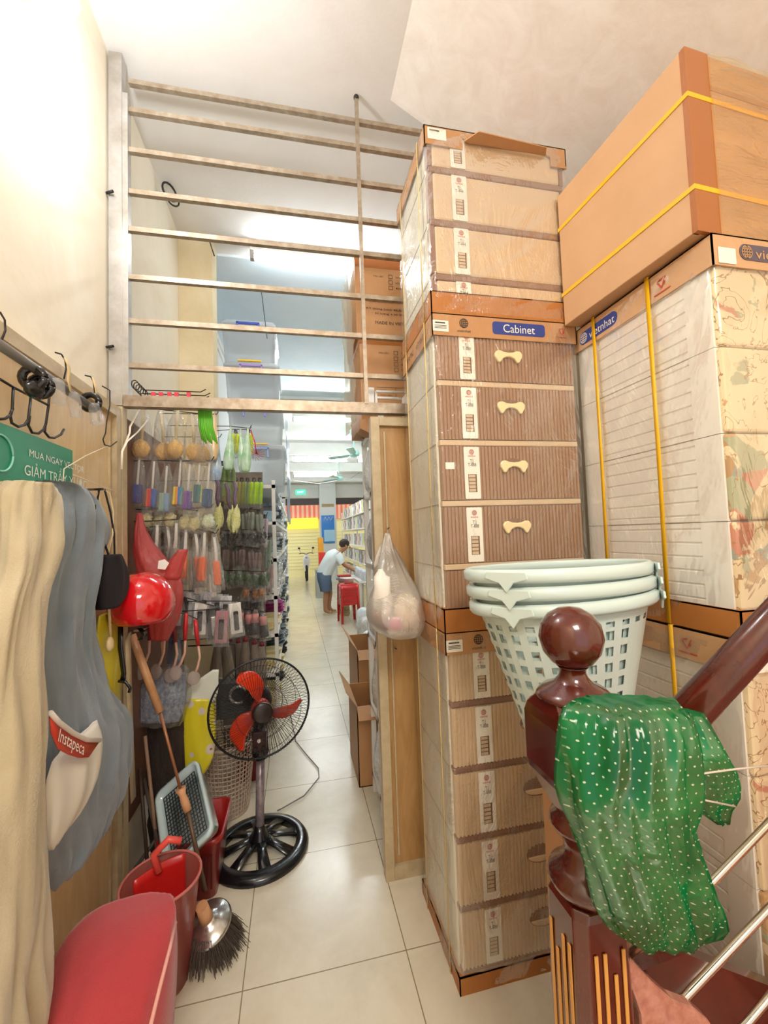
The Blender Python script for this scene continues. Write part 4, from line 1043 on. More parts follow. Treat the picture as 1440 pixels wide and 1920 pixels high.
sack('straw', mat('brown_straw', '#8a5c28', .9, col2='#5e3d19', vs=5, bump=1, bs=120, scale=(6, 6, .6)), [(at(335, 1290, Y=2.4), .035, .03, X1, Y1), (at(335, 1370, Y=2.4), .045, .03, X1, Y1), (at(340, 1470, Y=2.4), .05, .03, X1, Y1)], bb, n=40, crk=.008, fs=50)
yc = root('yellow_printed_cover', at(372, 1370, Y=2.38), 'yellow ironing board cover with pale blossoms hanging left of the fan', 'cover')
def m_yel():
    t = NT('yellow_blossom_print'); co = t.coord('Object'); v = t.new('ShaderNodeTexVoronoi', _Scale=10.0); t.link(co, v.inputs[0])
    d = t.math('LESS_THAN', v.outputs['Distance'], .26); c = t.mix(d, lin('#dfd22a'), lin('#d9cdbd'))
    d2 = t.math('LESS_THAN', v.outputs['Distance'], .07); c = t.mix(d2, c, lin('#a0604a')); t.link(c, t.b.inputs['Base Color']); t.b.inputs['Roughness'].default_value = .35; t.b.inputs['Coat Weight'].default_value = .4; return t.m
M_YEL = m_yel()
def rowsY(L, Y, dep): return [rowpx(a, b, y, Y+dy, dep) for a, b, y, dy in L]
sack('cover', M_YEL, rowsY([(345, 400, 1308, 0), (342, 402, 1325, 0), (342, 405, 1370, 0), (344, 400, 1420, 0), (346, 378, 1458, 0)], 2.36, .022), yc, n=40, crk=.004)
sack('paper_header', mat('pale_paper', '#dde0d2', .5), rowsY([(398, 410, 1256, 0), (372, 410, 1275, 0), (345, 408, 1300, 0), (342, 400, 1318, 0)], 2.35, .006), yc, n=24, crk=.003)
bn = root('blue_net_pack', at(290, 1330, Y=2.3), 'folded blue net in clear film hanging above the dark bristles', 'net')
sack('net', mat('blue_net', '#6b7f9f', .6, col2='#b7bfca', vs=60, bump=.6, bs=200), rowsY([(300, 345, 1262, 0), (262, 350, 1290, 0), (256, 345, 1325, 0), (255, 335, 1352, 0)], 2.32, .03), bn, n=48, crk=.012, fs=40)
sack('film', M_BAGF, rowsY([(310, 350, 1250, 0), (258, 358, 1285, 0), (252, 350, 1330, 0), (252, 338, 1358, 0)], 2.31, .045), bn, n=40, crk=.014, fs=40)
db = root('dark_appliance_box', (-.36, 2.62, 0), 'dark grey box hanging in clear film behind the fan cage', 'box')
MB().box(-.45, -.25, 2.52, 2.6, .60, .80).build('box', mat('dark_grey_card', '#3a3b3a', .4), db, bevel=.004)
MB().tube(circ((-.33, 2.51, .73), .045, X1, Z1), .008).build('silver_ring', M_POST, db)
MB().tube([(-.35, 2.56, .8), (-.35, 2.56, 1.0), (-.6, 2.56, 1.01)], .004).build('hanger', M_WIRE, db)

# broom with wooden handle leaning in the corner, dark bristle head with metal cap
bm = root('bristle_broom', V((-.39, 1.93, 0)), 'long broom with peeling wooden handle, round metal cap and dark bristles on the floor', 'broom')
t0, t1, t2, t3, t4 = at(247, 1190, Y=2.00), at(300, 1335, Y=1.98), at(338, 1478, Y=1.95), at(352, 1520, Y=1.94), at(385, 1680, Y=1.90)
M_HW = m_wood('worn_wood_handle', '#cf9d72', '#bb8659', (8, 8, 4), .45, .2)
MB().cyl(t0, t1, .016, n=16).build('handle_grip', M_HW, bm)
MB().cyl(t0+(t0-t1)*.0, t0+(t0-t1)*.02+V((0, 0, .004)), .011).build('handle_hole', M_DARK, bm)
MB().cyl(t1, t2, .006, n=12).build('handle_rod', mat('copper_rod', '#a8714d', .35, .3), bm)
MB().tube([t2, t2.lerp(t3, .3), t2.lerp(t3, .6), t3], .018, 8, rs=[.022, .014, .017, .016]).build('taped_joint', mat('tan_tape', '#dba478', .5), bm)
MB().cyl(t3, t4+V((0, 0, .02)), .009, n=12).build('lower_rod', mat('brown_rod', '#5d4532', .4), bm)
cc = at(390, 1695, Y=1.84); cc.z = .10
ax = V((-.18, -.35, 1)).normalized()
MB().lathe([(.022, .10), (.024, .05), (.028, .02)], cc, 20, axis=ax).build('wooden_ferrule', M_HW, bm)
MB().lathe([(.026, .03), (.034, .022), (.05, .012), (.08, .004), (.088, -.006), (.084, -.012), (.001, -.013)], cc, 36, axis=ax).build('metal_cap', mat('zinc_metal', '#c3c1bc', .22, .9), bm)
random.seed(3); mb = MB()
for i in range(1100):
    a = random.random()*2*PI; r0_ = .075*math.sqrt(random.random()); d = V((math.cos(a), math.sin(a), 0))
    p0 = cc+d*r0_-ax*.012; p1 = V((cc.x+.01+d.x*(r0_*1.25+.035*random.random()), cc.y+d.y*(r0_*1.25+.045*random.random())-.0, .003+.01*random.random()))
    if d.x > 0: p1.x += .03*random.random()
    mb.tube([p0, p0.lerp(p1, .5)+d*.006, p1], .0012, 3, cap=False)
mb.build('bristles', mat('dark_brown_bristle', '#5a4c42', .8), bm)['kind'] = 'stuff'
# red bin with a red dustpan
bi = root('clear_red_bin', (-.505, 1.74, 0), 'translucent pinkish red bin with a red dustpan inside, at the foot of the jacket', 'bin')
M_BIN = film('pink_bin_film', '#f0b0a8', .5, .2, 5, .2, milky='#d98a80', gmax=.25)
bc2 = V((-.51, 1.75, 0)); mb = MB(); mb.lathe([(.085, 0), (.13, .36), (.136, .365)], bc2, 40, cap=False); mb.lathe([(.085, .003), (.001, .003)], bc2, 40, cap=False); mb.build('bin_wall', M_BIN, bi, solid=.003)
MB().tube(circ(bc2+V((0, 0, .365)), .134, X1, Y1, 40), .005, 8, cap=False).build('rim', mat('pink_rim', '#c8736a', .4), bi)
dp = root('red_dustpan', (-.53, 1.78, .2), 'bright red dustpan standing in the translucent bin', 'dustpan')
mb = MB(); mb.grid(lambda u, v: V((-.60+.15*u, 1.74+.10*u+.02*math.sin(PI*u), .08+.30*v)), 12, 8); mb.build('pan', mat('bright_red_plastic', '#c8201f', .3), dp, solid=.004)
MB().tube([(-.53, 1.79, .36), (-.55, 1.80, .42), (-.50, 1.81, .46), (-.46, 1.82, .44)], .014).build('pan_handle', mat('coral_plastic', '#ee5a50', .35), dp)
# large red fabric bag in the front left corner
rb = root('crimson_fabric_bag', (-.52, 1.28, 0), 'large crimson fabric bag with a pale pink piping in the lower left corner', 'bag')
M_CRIM = mat('crimson_fabric', '#b83a3e', .85, col2='#a52f36', vs=3, bump=.3, bs=400, sheen=.4)
def rz(y0, y1, z, x, w): return (V((x, (y0+y1)/2, z)), w, (y1-y0)/2, X1, Y1)
RW = [rz(1.36, 1.42, .56, -.48, .10), rz(1.28, 1.44, .55, -.49, .13), rz(1.16, 1.46, .48, -.505, .155), rz(1.08, 1.47, .36, -.52, .17), rz(1.04, 1.47, .2, -.53, .175), rz(1.03, 1.47, .0, -.53, .18)]
sack('bag_body', M_CRIM, RW, rb, n=56, crk=.010, fs=8, seed=6)
MB().tube([at(329, 1730, Y=1.30)+V((0, -.0, 0)), at(318, 1780, Y=1.20), at(300, 1850, Y=1.12), at(283, 1920, Y=1.05), at(270, 1980, Y=1.0)], .0045).build('piping', mat('pale_pink_piping', '#e8a79a', .6), rb)
# ================================================================== goods hanging on the racks left of the doorway
RK = root('rack_board', (-.755, 2.5, .3), 'dark brown backing board of the hanging goods on the left wall', 'board')
MB().box(-.772, -.757, 2.04, 3.12, .35, 2.18).build('board', mat('dark_brown_board', '#7a5848', .6, col2='#66483b', vs=5), RK)
RK2 = root('rack_board', (-.4, 3.42, .6), 'dark backing board behind the brushes right of the yellowed pillar', 'board')
MB().box(-.76, -.24, 3.42, 3.435, .0, 2.12).build('board', mat('grey_brown_board', '#8a7c70', .6, col2='#746860', vs=5), RK2)

def bagshape(w, h, d, rt, m_=None, top=.012, crk=.004, seed=0):
    sack('film_bag', m_ or M_BAGF, [(V((0, 0, 0)), top, .003, X1, Y1), (V((0, 0, -h*.25)), w*.30, d*.35, X1, Y1), (V((0, 0, -h*.6)), w*.42, d*.5, X1, Y1), (V((0, 0, -h*.9)), w*.5, d*.5, X1, Y1), (V((0, 0, -h)), w*.46, d*.12, X1, Y1)], rt, n=20, crk=crk, fs=40, seed=seed)
PROTO = {}
FAR = V((0, -50, -20))          # prototypes are moved to their first hanging place when used
def P_(name, cat='goods'):
    return root(name, (0, 0, 0), 'x', cat)
def mk_loofah():
    r = P_('loofah_puff', 'bath puff'); MB().ball((0, 0, -.205), (.040, .034, .046), 18, 12, jit=.12).build('puff', mat('loofah_yellow', '#f0c67a', .9, col2='#e2ad5c', vs=30, bump=.8, bs=160), r)
    MB().tube([(0, 0, -.01), (.002, 0, -.09), (0, 0, -.165)], .007, 8).build('stick', M_CREAMP, r); bagshape(.11, .26, .08, r); return r
def mk_sponge(c, k):
    r = P_('sponge_brush', 'sponge'); MB().box(-.023, .023, -.014, .014, -.235, -.145).build('sponge', m_stripes('sponge_'+k, c, 0, 19.2, .9), r, bevel=.006)
    MB().tube([(0, 0, -.01), (0, 0, -.15)], .005, 8).build('stick', M_WHITE, r); bagshape(.085, .26, .06, r, seed=3); return r
def mk_fuzzy(c, c2, k):
    r = P_('scouring_pad_pack', 'scouring pads'); MB().ball((0, 0, -.07), (.032, .024, .036), 16, 10, jit=.5, seed=2).build('pad', mat('fuzzy_'+k, c, .9, col2=c2, vs=30, bump=1, bs=120), r); bagshape(.08, .12, .06, r, seed=5); return r
def mk_brush(c, k):
    r = P_('dish_brush', 'brush'); MB().tube([(0, 0, -.02), (.003, 0, -.10), (0, 0, -.15)], .008, 10, rs=[.006, .008, .011]).build('handle', mat('brush_stick_'+k, '#e3ded2', .4), r)
    MB().box(-.016, .016, -.012, .012, -.26, -.14).build('brush_head', mat('brush_head_'+k, c, .6, col2=None), r, bevel=.005); bagshape(.065, .29, .05, r, seed=6); return r
def mk_ladle(c, k):
    r = P_('serving_spoon', 'spoon'); MB().tube([(0, 0, 0), (0, 0, -.06), (.003, 0, -.13)], .009, 10, rs=[.009, .011, .009]).build('handle', mat('spoon_handle_'+k, c, .3, coat=.3), r)
    MB().tube([(.003, 0, -.13), (.005, 0, -.19), (-.008, 0, -.235), (-.022, 0, -.26)], .006, 10).build('neck', mat('spoon_neck', '#d9b09a', .4), r)
    MB().ball((-.03, 0, -.285), (.03, .012, .036), 16, 8).build('bowl', film('clear_spoon_plastic', '#f5ece8', .35, .1, 5, .1), r); return r
def mk_pair(c, k, w=.05, L=.15, cat='pair of brushes', name='brush_pair'):
    r = P_(name, cat)
    mm = mat('pair_'+k, c, .45, col2=None)
    for s in (-1, 1):
        mb = MB(); mb.lathe([(.001, -.03), (.010, -.035), (.013, -.05), (.014, -.03-L*.45), (.011, -.03-L*.5), (.014, -.03-L*.55), (.013, -.02-L), (.001, -.03-L)][::1], (s*w*.27, 0, 0), 12); mb.build('brush', mm, r)
    MB().box(-.012, .012, -.004, .004, -.03, 0).build('hang_tab', M_DARK, r); bagshape(w, L+.06, .04, r, seed=8); return r
def mk_pouch(c, c2, k):
    r = P_('detergent_pouch', 'pouch'); sack('pouch', mat('pouch_'+k, c, .3, col2=c2, vs=14, coat=.4), [(V((0, 0, 0)), .004, .003, X1, Y1), (V((0, 0, -.07)), .014, .008, X1, Y1), (V((0, 0, -.15)), .026, .02, X1, Y1), (V((0, 0, -.24)), .034, .024, X1, Y1), (V((0, 0, -.28)), .02, .012, X1, Y1)], r, n=20, crk=.003, fs=40); return r
def mk_duster():
    r = P_('feather_duster', 'duster'); MB().tube([(0, 0, 0), (.012, 0, -.04), (.006, 0, -.10), (.02, 0, -.15)], .011, 10).build('handle', mat('mauve_handle', '#6d5a6e', .4), r)
    MB().ball((.02, 0, -.22), (.026, .022, .075), 16, 10, jit=.45, seed=5).build('fibres', mat('pale_yellow_fibre', '#eff0bd', .9, col2='#e2e48f', vs=30, bump=1, bs=120), r); return r
def mk_clump(c, c2, k, sx=.034, sz=.045):
    r = P_('steel_wool_pack', 'scourers'); MB().ball((0, 0, -.06), (sx, .03, sz), 16, 10, jit=.6, seed=4).build('wool', mat('clump_'+k, c, .7, col2=c2, vs=30, bump=1, bs=120), r); bagshape(.08, .12, .07, r, seed=9); return r
def mk_black(c, k):
    r = P_('round_brush', 'brush'); MB().cyl((0, 0, -.03), (0, 0, -.09), .022, .026, 16).build('head', mat('brush_top_'+k, c, .4), r); MB().cyl((0, 0, -.09), (0, 0, -.17), .027, .03, 16).build('bristles', mat('black_bristle', '#3a3234', .9, bump=1, bs=200), r); bagshape(.08, .2, .07, r, seed=2); return r
def mk_straw():
    r = P_('straw_brush', 'brush'); MB().cyl((0, 0, -.01), (0, 0, -.04), .012, .02, 14).build('collar', mat('maroon_collar', '#7c2330', .4), r)
    sack('straw', mat('taupe_straw', '#b39c86', .9, col2='#8e7a68', vs=8, bump=1, bs=100, scale=(8, 8, .6)), [(V((0, 0, -.04)), .018, .014, X1, Y1), (V((0, 0, -.12)), .03, .02, X1, Y1), (V((0, 0, -.24)), .036, .022, X1, Y1)], r, n=24, crk=.004, fs=60); bagshape(.085, .26, .06, r, seed=12); return r
def mk_pack(c, k):
    r = P_('blister_pack', 'pack'); MB().box(-.03, .03, -.006, .006, -.17, -.01).build('card', mat('card_'+k, c, .4), r, bevel=.002); MB().box(-.012, .012, -.02, -.006, -.15, -.05).build('tool', M_DARK if k != 'dark' else M_POST, r, bevel=.004)
    bagshape(.08, .19, .05, r, film('silvery_bag_film', '#ffffff', .16, .08, 26, .8, gmax=.4), seed=15); return r
used = {}
def rod_at(a, b, lab):
    r = root('display_hook', a, lab, 'hook', 'display hook rods of the racks')
    st = V((-.757, a.y+.01, a.z)) if a.y < 3.05 else (V((a.x, 3.42, a.z)) if a.z < 2.1 else V((-.546, 3.2, a.z)))
    MB().tube([st, a+V((-.01, 0, 0)), b+V((.01, 0, 0)), b+V((.022, -.004, .02))], .0026, 8).build('rod', M_WIRE, r)
RODN = dict(pk_w='white card packs', pk_d='black card packs', pk_p='pink card pack', pk_b='blue card pack', br_g='grey dish brushes', br_o='orange dish brushes', fz2='mint pad pack', ld_d='dark red spoons', ld_r='bright red spoons', po_g='green pouches', po_b='blue pouch', po_y='tan pouch', st='five straw brushes', st2='two straw brushes', lp0='lilac long brushes', lp1='sage long brushes', lp2='rose long brushes', lp3='off-white long brushes')
RODN.update(bk='pink headed round brushes', bk2='navy headed round brushes')
def hang(key, mk, pts, Y, off, fmt, group, rod=True):
    """hang one item at each spot (px, py of its lower middle), all on one rod; off = drop from hook to that middle"""
    for i, (px_, py_) in enumerate(pts):
        yy = Y+.012*math.sin(i*2.3)
        p = at(px_, py_, Y=yy)+V((0, 0, off+(.009*math.sin(i*4.1) if len(pts) > 2 else 0)))
        lab = fmt.replace('@', ORD[i])
        if key not in used: r = used[key] = mk(); 
        else: r = dup(used[key])
        r.location = p; r.rotation_euler = (math.radians(4*math.sin(i*1.7)), math.radians(5*math.sin(i*3.1+1)), .35*math.sin(i*2.2))
        r['label'] = lab; r['group'] = group
        if i == 0: pa = p
    if rod: rod_at(pa, p, 'thin display rod for the '+RODN.get(key, group))
def hook_rod(pxa, pxb, py_, Y, lab):
    a, b = at(pxa, py_, Y=Y), at(pxb, py_, Y=Y); r = root('display_hook', a, lab, 'hook', 'display hook rods of the racks')
    MB().tube([V((-.757 if a.x < -.5 else -.56, a.y+.02, a.z)), a, b, b+V((.012, -.004, .02))], .0028, 8).build('rod', M_WIRE, r)
def row(xs, y, dy=0): return [(x, y+dy*i) for i, x in enumerate(xs)]
Ya, Yb, Yc_ = 2.22, 2.75, 3.2
hang('loofah', mk_loofah, row((270, 302, 334, 360, 383), 842, 2), Ya, .205, '@ of the yellow loofah puffs in clear bags under the header bar', 'loofah puffs in the top row')
SPC = [(['#24357e', '#2d4596'], 'navy'), (['#2b4e9a', '#2b4e9a', '#e0683a', '#d8402c'], 'blueorange'), (['#6f8fae', '#8fb09a'], 'greyblue'), (['#1676c8', '#18a06a', '#f2e02a', '#f09a2a'], 'rainbow'), (['#5a3a8c', '#7c4a9c'], 'purple'), (['#3f7a70', '#e8dc6a', '#3f6a80'], 'teal'), (['#2c4a6e', '#365c86'], 'slate')]
SPN = ['navy blue', 'blue and orange', 'grey-blue', 'rainbow striped', 'purple', 'teal and yellow', 'slate blue']
for i, ((c, k), x) in enumerate(zip(SPC, (262, 290, 314, 340, 357, 376, 394))):
    hang('sp_'+k, lambda c=c, k=k: mk_sponge(c, k), [(x, 926+(i*7 % 5)*4)], Ya, .19, SPN[i]+' sponge on a stick in a clear bag below the loofah puffs', 'stick sponges in the second row', rod=i == 6)
hang('fz1', lambda: mk_fuzzy('#d9cf9c', '#c4b67c', 'cream'), row((275, 298, 321, 344, 367), 977, 1), Ya+.03, .07, '@ of the cream scouring pad packs below the coloured sponges', 'cream scouring pad packs')
hang('fz2', lambda: mk_fuzzy('#e8f0d2', '#cfdcaa', 'mint'), row((392,), 978), Ya+.02, .07, 'pale mint scouring pad pack at the right end of the cream pad row', 'cream scouring pad packs')
hang('br_g', lambda: mk_brush('#8a8578', 'grey'), row((296, 314, 332), 1050), Ya, .19, '@ of the grey dish brushes beside the coral bag', 'dish brushes in the fourth row')
hang('br_o', lambda: mk_brush('#dd6a35', 'orange'), row((350, 367, 385, 402), 1058, 4), Ya+.02, .19, '@ of the orange headed dish brushes', 'dish brushes in the fourth row')
hang('ld_d', lambda: mk_ladle('#7c2228', 'dark'), row((283, 297, 311, 325), 1200, 1), Ya+.05, .13, '@ of the serving spoons with dark red grips behind the broom handle', 'serving spoons')
hang('ld_r', lambda: mk_ladle('#c4292e', 'red'), row((350, 367), 1200, 12), Ya, .13, '@ of the two serving spoons with bright red grips', 'serving spoons')
hang('pk_w', lambda: mk_pack('#e4e2dc', 'white'), [(378, 1160), (440, 1160)], Ya+.1, .09, '@ of the two silvery clear packs with white cards beside the spoons', 'blister packs beside the spoons')
hang('pk_d', lambda: mk_pack('#2c2a2c', 'dark'), [(340, 1150), (398, 1170)], Ya+.08, .09, '@ of the two clear packs with black cards beside the spoons', 'blister packs beside the spoons')
hang('pk_p', lambda: mk_pack('#a8727a', 'pink'), [(418, 1175)], Ya+.06, .09, 'clear pack with a dusty pink card beside the spoons', 'blister packs beside the spoons')
hang('pk_b', lambda: mk_pack('#34507a', 'blue'), [(330, 1215)], Ya+.16, .09, 'clear pack with a dark blue card behind the dark red spoons', 'blister packs beside the spoons')
# second panel
hang('po_g', lambda: mk_pouch('#8fd09a', '#eef6ee', 'green'), row((434, 452, 466), 858, 3), Yb, .20, '@ of the green and white pouches hanging right of the loofah puffs', 'hanging pouches')
hang('po_b', lambda: mk_pouch('#d9e6ee', '#3f8fd0', 'blue'), [(410, 880)], Yb-.05, .20, 'clear and blue pouch left of the green pouches', 'hanging pouches')
hang('po_y', lambda: mk_pouch('#e8c07a', '#f0e4c8', 'tan'), [(404, 838)], Yb-.1, .20, 'tan and white pouch just right of the last loofah puff', 'hanging pouches')
hang('du', mk_duster, row((408, 424, 441), 972, 3), Yb-.2, .22, '@ of the dusters with mauve grips and pale yellow fibres', 'pale yellow dusters')
lv = root('green_leaf_bunch', at(384, 790, Y=2.03), 'bright green leaf-like strips hanging just under the header bar', 'strips')
mb = MB()
for i in range(9): mb.ribbon([at(372+i*3, 768, Y=2.03), at(374+i*3, 800, Y=2.04), at(380+i*3.4, 826+3*(i % 3), Y=2.05)], .009, (1, .2*(i-4), 0), .001)
mb.build('strips', mat('leaf_green', '#6fce3a', .4), lv)['kind'] = 'stuff'
# third panel
hang('pa_n', lambda: mk_pair('#c9dc2a', 'neon'), row((443, 466), 832), Yc_-.05, .105, '@ of the two yellow-green brush pairs beside the red bow', 'yellow-green brush pairs')
rbw = root('red_gift_bow', at(481, 850, Y=3.1), 'shiny red bow hanging beside the yellow-green brushes', 'bow')
mb = MB(); random.seed(5)
for i in range(16):
    a = 2*PI*i/16; c = at(481, 850, Y=3.1); mb.ribbon([c, c+V((math.cos(a)*.03, -.01, math.sin(a)*.03)), c+V((math.cos(a+.3)*.055, .0, math.sin(a+.3)*.055))], .012, (0, 1, .4), .001)
mb.build('bow_loops', mat('red_foil', '#c8262a', .2, .3), rbw)
MB().ribbon([at(481, 850, Y=3.1), at(478, 830, Y=3.12), at(470, 806, Y=3.15)], .008, (1, 0, 0), .001).build('bow_tie', MATS['red_foil'], rbw)
for i, (x, c, k, nme) in enumerate(((430, '#a8a02a', 'ol', 'olive'), (442, '#b8a832', 'ol2', 'mustard'), (454, '#a9a850', 'ol3', 'dull olive'), (465, '#98b070', 'gr', 'grey-green'), (477, '#b8e02e', 'ne', 'lime'), (488, '#aade28', 'ne2', 'bright lime at the right end'))):
    hang('pb'+k, lambda c=c, k=k: mk_pair(c, k, w=.048, L=.17), [(x, 925)], Yc_, .115, nme+' brush pair in the second row under the red bow', 'brush pairs in the second row', rod=i == 0)
hang('pc', lambda: mk_pair('#8f9a8c', 'grey', w=.052, L=.13), row((444, 458, 472, 485), 978, 1), Yc_, .10, '@ of the grey-green brush pairs in the third row', 'grey brush pairs in the third row')
hang('cd', lambda: mk_clump('#4a4540', '#2e2a28', 'dark'), row((420, 434, 448, 462, 476, 490), 1010), Yc_, .06, '@ of the dark steel wool packs under the grey brush pairs', 'dark steel wool packs')
hang('pd', lambda: mk_pair('#7e6a66', 'mauve', w=.052, L=.12), row((425, 440, 455, 470, 485), 1046, 1), Yc_, .09, '@ of the mauve brown brush pairs in clear bags', 'mauve brush pairs')
hang('cg', lambda: mk_clump('#5c6e48', '#3a4a34', 'moss'), row((420, 435, 450, 465, 480, 495), 1085, 1), Yc_-.05, .06, '@ of the moss green scourer packs', 'moss green scourer packs')
hang('co', lambda: mk_clump('#d08a3a', '#8a4a1c', 'amber', .025, .03), row((462, 478, 492), 1112, 1), Yc_-.05, .06, '@ of the amber scourer packs over the black brushes', 'amber scourer packs')
hang('bk', lambda: mk_black('#d48a86', 'pink'), row((452, 466, 480, 493), 1168, 2), Yc_-.1, .10, '@ of the round black brushes with pink heads', 'round black brushes')
hang('bk2', lambda: mk_black('#2a2e3a', 'navy'), row((460, 474, 488), 1130, 2), Yc_, .08, '@ of the round black brushes with navy heads above the pink ones', 'round black brushes')
hang('st', mk_straw, row((432, 447, 462, 477, 492), 1228, 2), Yc_-.1, .14, '@ of the straw brushes with maroon collars above the fan', 'straw brushes above the fan')
hang('st2', mk_straw, row((410, 424), 1238, 2), Yb+.1, .14, '@ of the two straw brushes left of the fan top', 'straw brushes above the fan')
for i, (x, y, c, nme) in enumerate(((498, 1000, '#c9b4c4', 'pale lilac'), (505, 1040, '#8fa08c', 'sage'), (508, 1085, '#a88c88', 'dusty rose'), (500, 1060, '#d8d4cc', 'off-white'))):
    hang('lp%d' % i, lambda c=c, i=i: mk_pair(c, 'long%d' % i, w=.05, L=.24), [(x, y)], Yc_+.3+.05*i, .15, nme+' long brush pair at the right rack end', 'long brush pairs at the rack end')
Yd = Ya+.13
hang('coir', lambda: mk_clump('#a58a62', '#7d6444', 'coir', .036, .04), row((280, 300, 320, 340, 360, 380, 400), 1005, 1), Yd, .06, '@ of the brown coir scourer packs behind the dish brushes', 'brown coir scourer packs')
hang('olb', lambda: mk_pair('#8c8a72', 'drab', w=.055, L=.14), row((290, 310, 330), 1100, 2), Yd, .10, '@ of the drab brush pairs behind the red helmet', 'drab brush pairs')
hang('whb', lambda: mk_brush('#e6ded2', 'ivory'), row((345, 360, 378, 394), 1085, 3), Yd, .19, '@ of the ivory brushes behind the orange headed brushes', 'ivory brushes')
hang('slv', lambda: mk_pack('#c9ccd0', 'silver'), row((352, 370, 388, 406, 424), 1140, 1), Yd, .09, '@ of the silver-grey packs behind the white and pink packs', 'silver-grey packs')
hang('drd', lambda: mk_pair('#7c2c30', 'wine', w=.05, L=.12), row((285, 300, 315, 330, 345), 1160, 1), Yd, .09, '@ of the wine red brush pairs behind the spoons', 'wine red brush pairs')
hang('wls', lambda: mk_loofah(), row((412, 426), 1180, 4), Yb, .205, '@ of the two loofah puffs low beside the pink pack', 'low loofah puffs')
hang('frg', lambda: mk_pair('#86a060', 'leaf', w=.055, L=.2), row((418, 432), 905, 2), Yb+.1, .14, '@ of the two leaf green brush pairs left of the olive ones', 'leaf green brush pairs')
# wire hooks lying on the header bar with red tags
tg = root('spare_wire_hooks', at(330, 745, Y=1.99), 'spare wire hooks with red ends lying on the left end of the header bar', 'hooks')
for i, (y, x1) in enumerate(((735, 386), (742, 394), (748, 392))):
    MB().tube([at(268, y-4, Y=2.0), at(x1-10, y, Y=2.0+.03*i), at(x1, y-5, Y=2.0+.03*i)], .0025).build('wire', M_WIRE, tg)
for i in range(5):
    MB().tube(circ(at(254+4*i, 722+4*i, Y=1.98), .02, V((.5, .8, 0)), Z1), .0022, 6, cap=False).build('wire_loop', M_WIRE, tg)
for i, x in enumerate((288, 302, 318, 331, 354)):
    MB().box(-.008, .008, -.006, .006, -.022, .012, Matrix.Translation(at(x, 741, Y=1.985))).build('red_end', mat('red_tag', '#cc2f45', .4), tg)
# ================================================================== the shop beyond the doorway
# cartons on the right hand rack, behind the grille
def carton(x0, x1, y0, y1, z0, z1, lab, first):
    r = root('stacked_carton', ((x0+x1)/2, y0, z0), lab, 'carton', 'printed cartons behind the grille')
    MB().box(x0, x1, y0, y1, z0, z1).build('box', M_CARD, r, bevel=.004)
    t = MB(); t.box(x0-.001, x1, y0-.001, y0, z1-.055, z1); t.box(x0-.0012, x0, y0, y1, z1-.05, z1) ; t.build('tape', M_TAPE, r)
    mb = MB(); w = x1-x0; y = y0-.0015
    mb.text('MÀU SẮC:', .014, (x0+.14, y, z1-.10), X1, Z1, width=.06)
    for k, wd in enumerate(('XANH', 'HỒNG', 'ĐỎ', 'NHẠT')[:3 if first else 4]):
        z = z1-.10-.033*k; mb.text(wd, .014, (x0+.26, y, z), X1, Z1, width=.04)
        for (a, b, c, d) in ((-.012, .012, .010, .012), (-.012, .012, -.012, -.010), (-.012, -.010, -.012, .012), (.010, .012, -.012, .012)): mb.box(x0+.21+a, x0+.21+b, y-.0005, y, z+c, z+d)
    if first:
        mb.text('Chiếc CHINH SÁCH LỘ TRÌNH', .018, (x0+.20, y, z0+.20), X1, Z1, width=.24); mb.text('KT thùng (cm): 65,5x45,5', .016, (x0+.19, y, z0+.155), X1, Z1, width=.26)
        mb.text('Số lượng: 6 bộ /thùng', .015, (x0+.21, y, z0+.13), X1, Z1, width=.2); mb.text('MADE IN VIET NAM', .026, (x0+.23, y, z0+.075), X1, Z1, width=.24)
    else:
        for z in (z0+.21, z0+.18, z0+.15): mb.box(x0+.09, x1-.02, y-.0005, y, z, z+.0015)
        mb.box(x0+.20, x0+.2015, y-.0005, y, z0+.15, z0+.21); mb.text('S.KT', .012, (x0+.13, y, z0+.194), X1, Z1, width=.03); mb.text('TRỌNG LƯỢNG', .012, (x0+.145, y, z0+.164), X1, Z1, width=.07)
        for k, x in enumerate((x0+.14, x0+.19, x0+.24)):
            for (a, b, c, d) in ((-.018, .018, .016, .018), (-.018, .018, -.018, -.016), (-.018, -.016, -.018, .018), (.016, .018, -.018, .018)): mb.box(x+a, x+b, y-.0005, y, z0+.09+c, z0+.09+d)
            mb.prism([(-.009, .0), (0, -.011), (.009, 0), (0, .011)] if k != 1 else [(-.011, 0), (.011, 0), (0, .011)], (x, y-.0004, z0+.092), X1, Z1, (0, -.0003, 0))
    mb.build('box_print', M_INKB, r); return r
ra = carton(.385, .98, 2.3, 2.75, 2.225, 2.74, 'lower printed carton behind the grille, with handling symbols', False)
rb_ = carton(.372, .98, 2.31, 2.75, 2.745, 3.20, 'upper printed carton behind the grille reading MADE IN VIET NAM', True)
fl = root('clear_carton_cover', (.34, 2.5, 2.3), 'clear plastic sheet hanging over the left side of the printed cartons', 'plastic sheet')
MB().grid(lambda u, v: V((.345+.018*noise.noise(V((u*5, v*6, 0))), 2.28+.45*u, 2.24+.96*v)), 16, 30).build('sheet', film('cream_sheet_film', '#fffbe8', .5, .2, 5, .6, milky='#f6efd8'), fl)
wr = root('small_white_rack', (.45, 2.16, 2.24), 'small white wire rack standing on the header between the grille and the cartons', 'rack')
for x in (.43, .60): MB().box(x-.006, x+.006, 2.1, 2.2, 2.24, 2.34).build('side_frame', M_WHITE, wr)
for y in (2.1, 2.2): MB().cyl((.43, y, 2.34), (.60, y, 2.34), .007).build('top_rail', M_WHITE, wr)
MB().box(.39, .42, 2.1, 2.13, 2.24, 2.36).build('white_block', M_WHITE, wr)

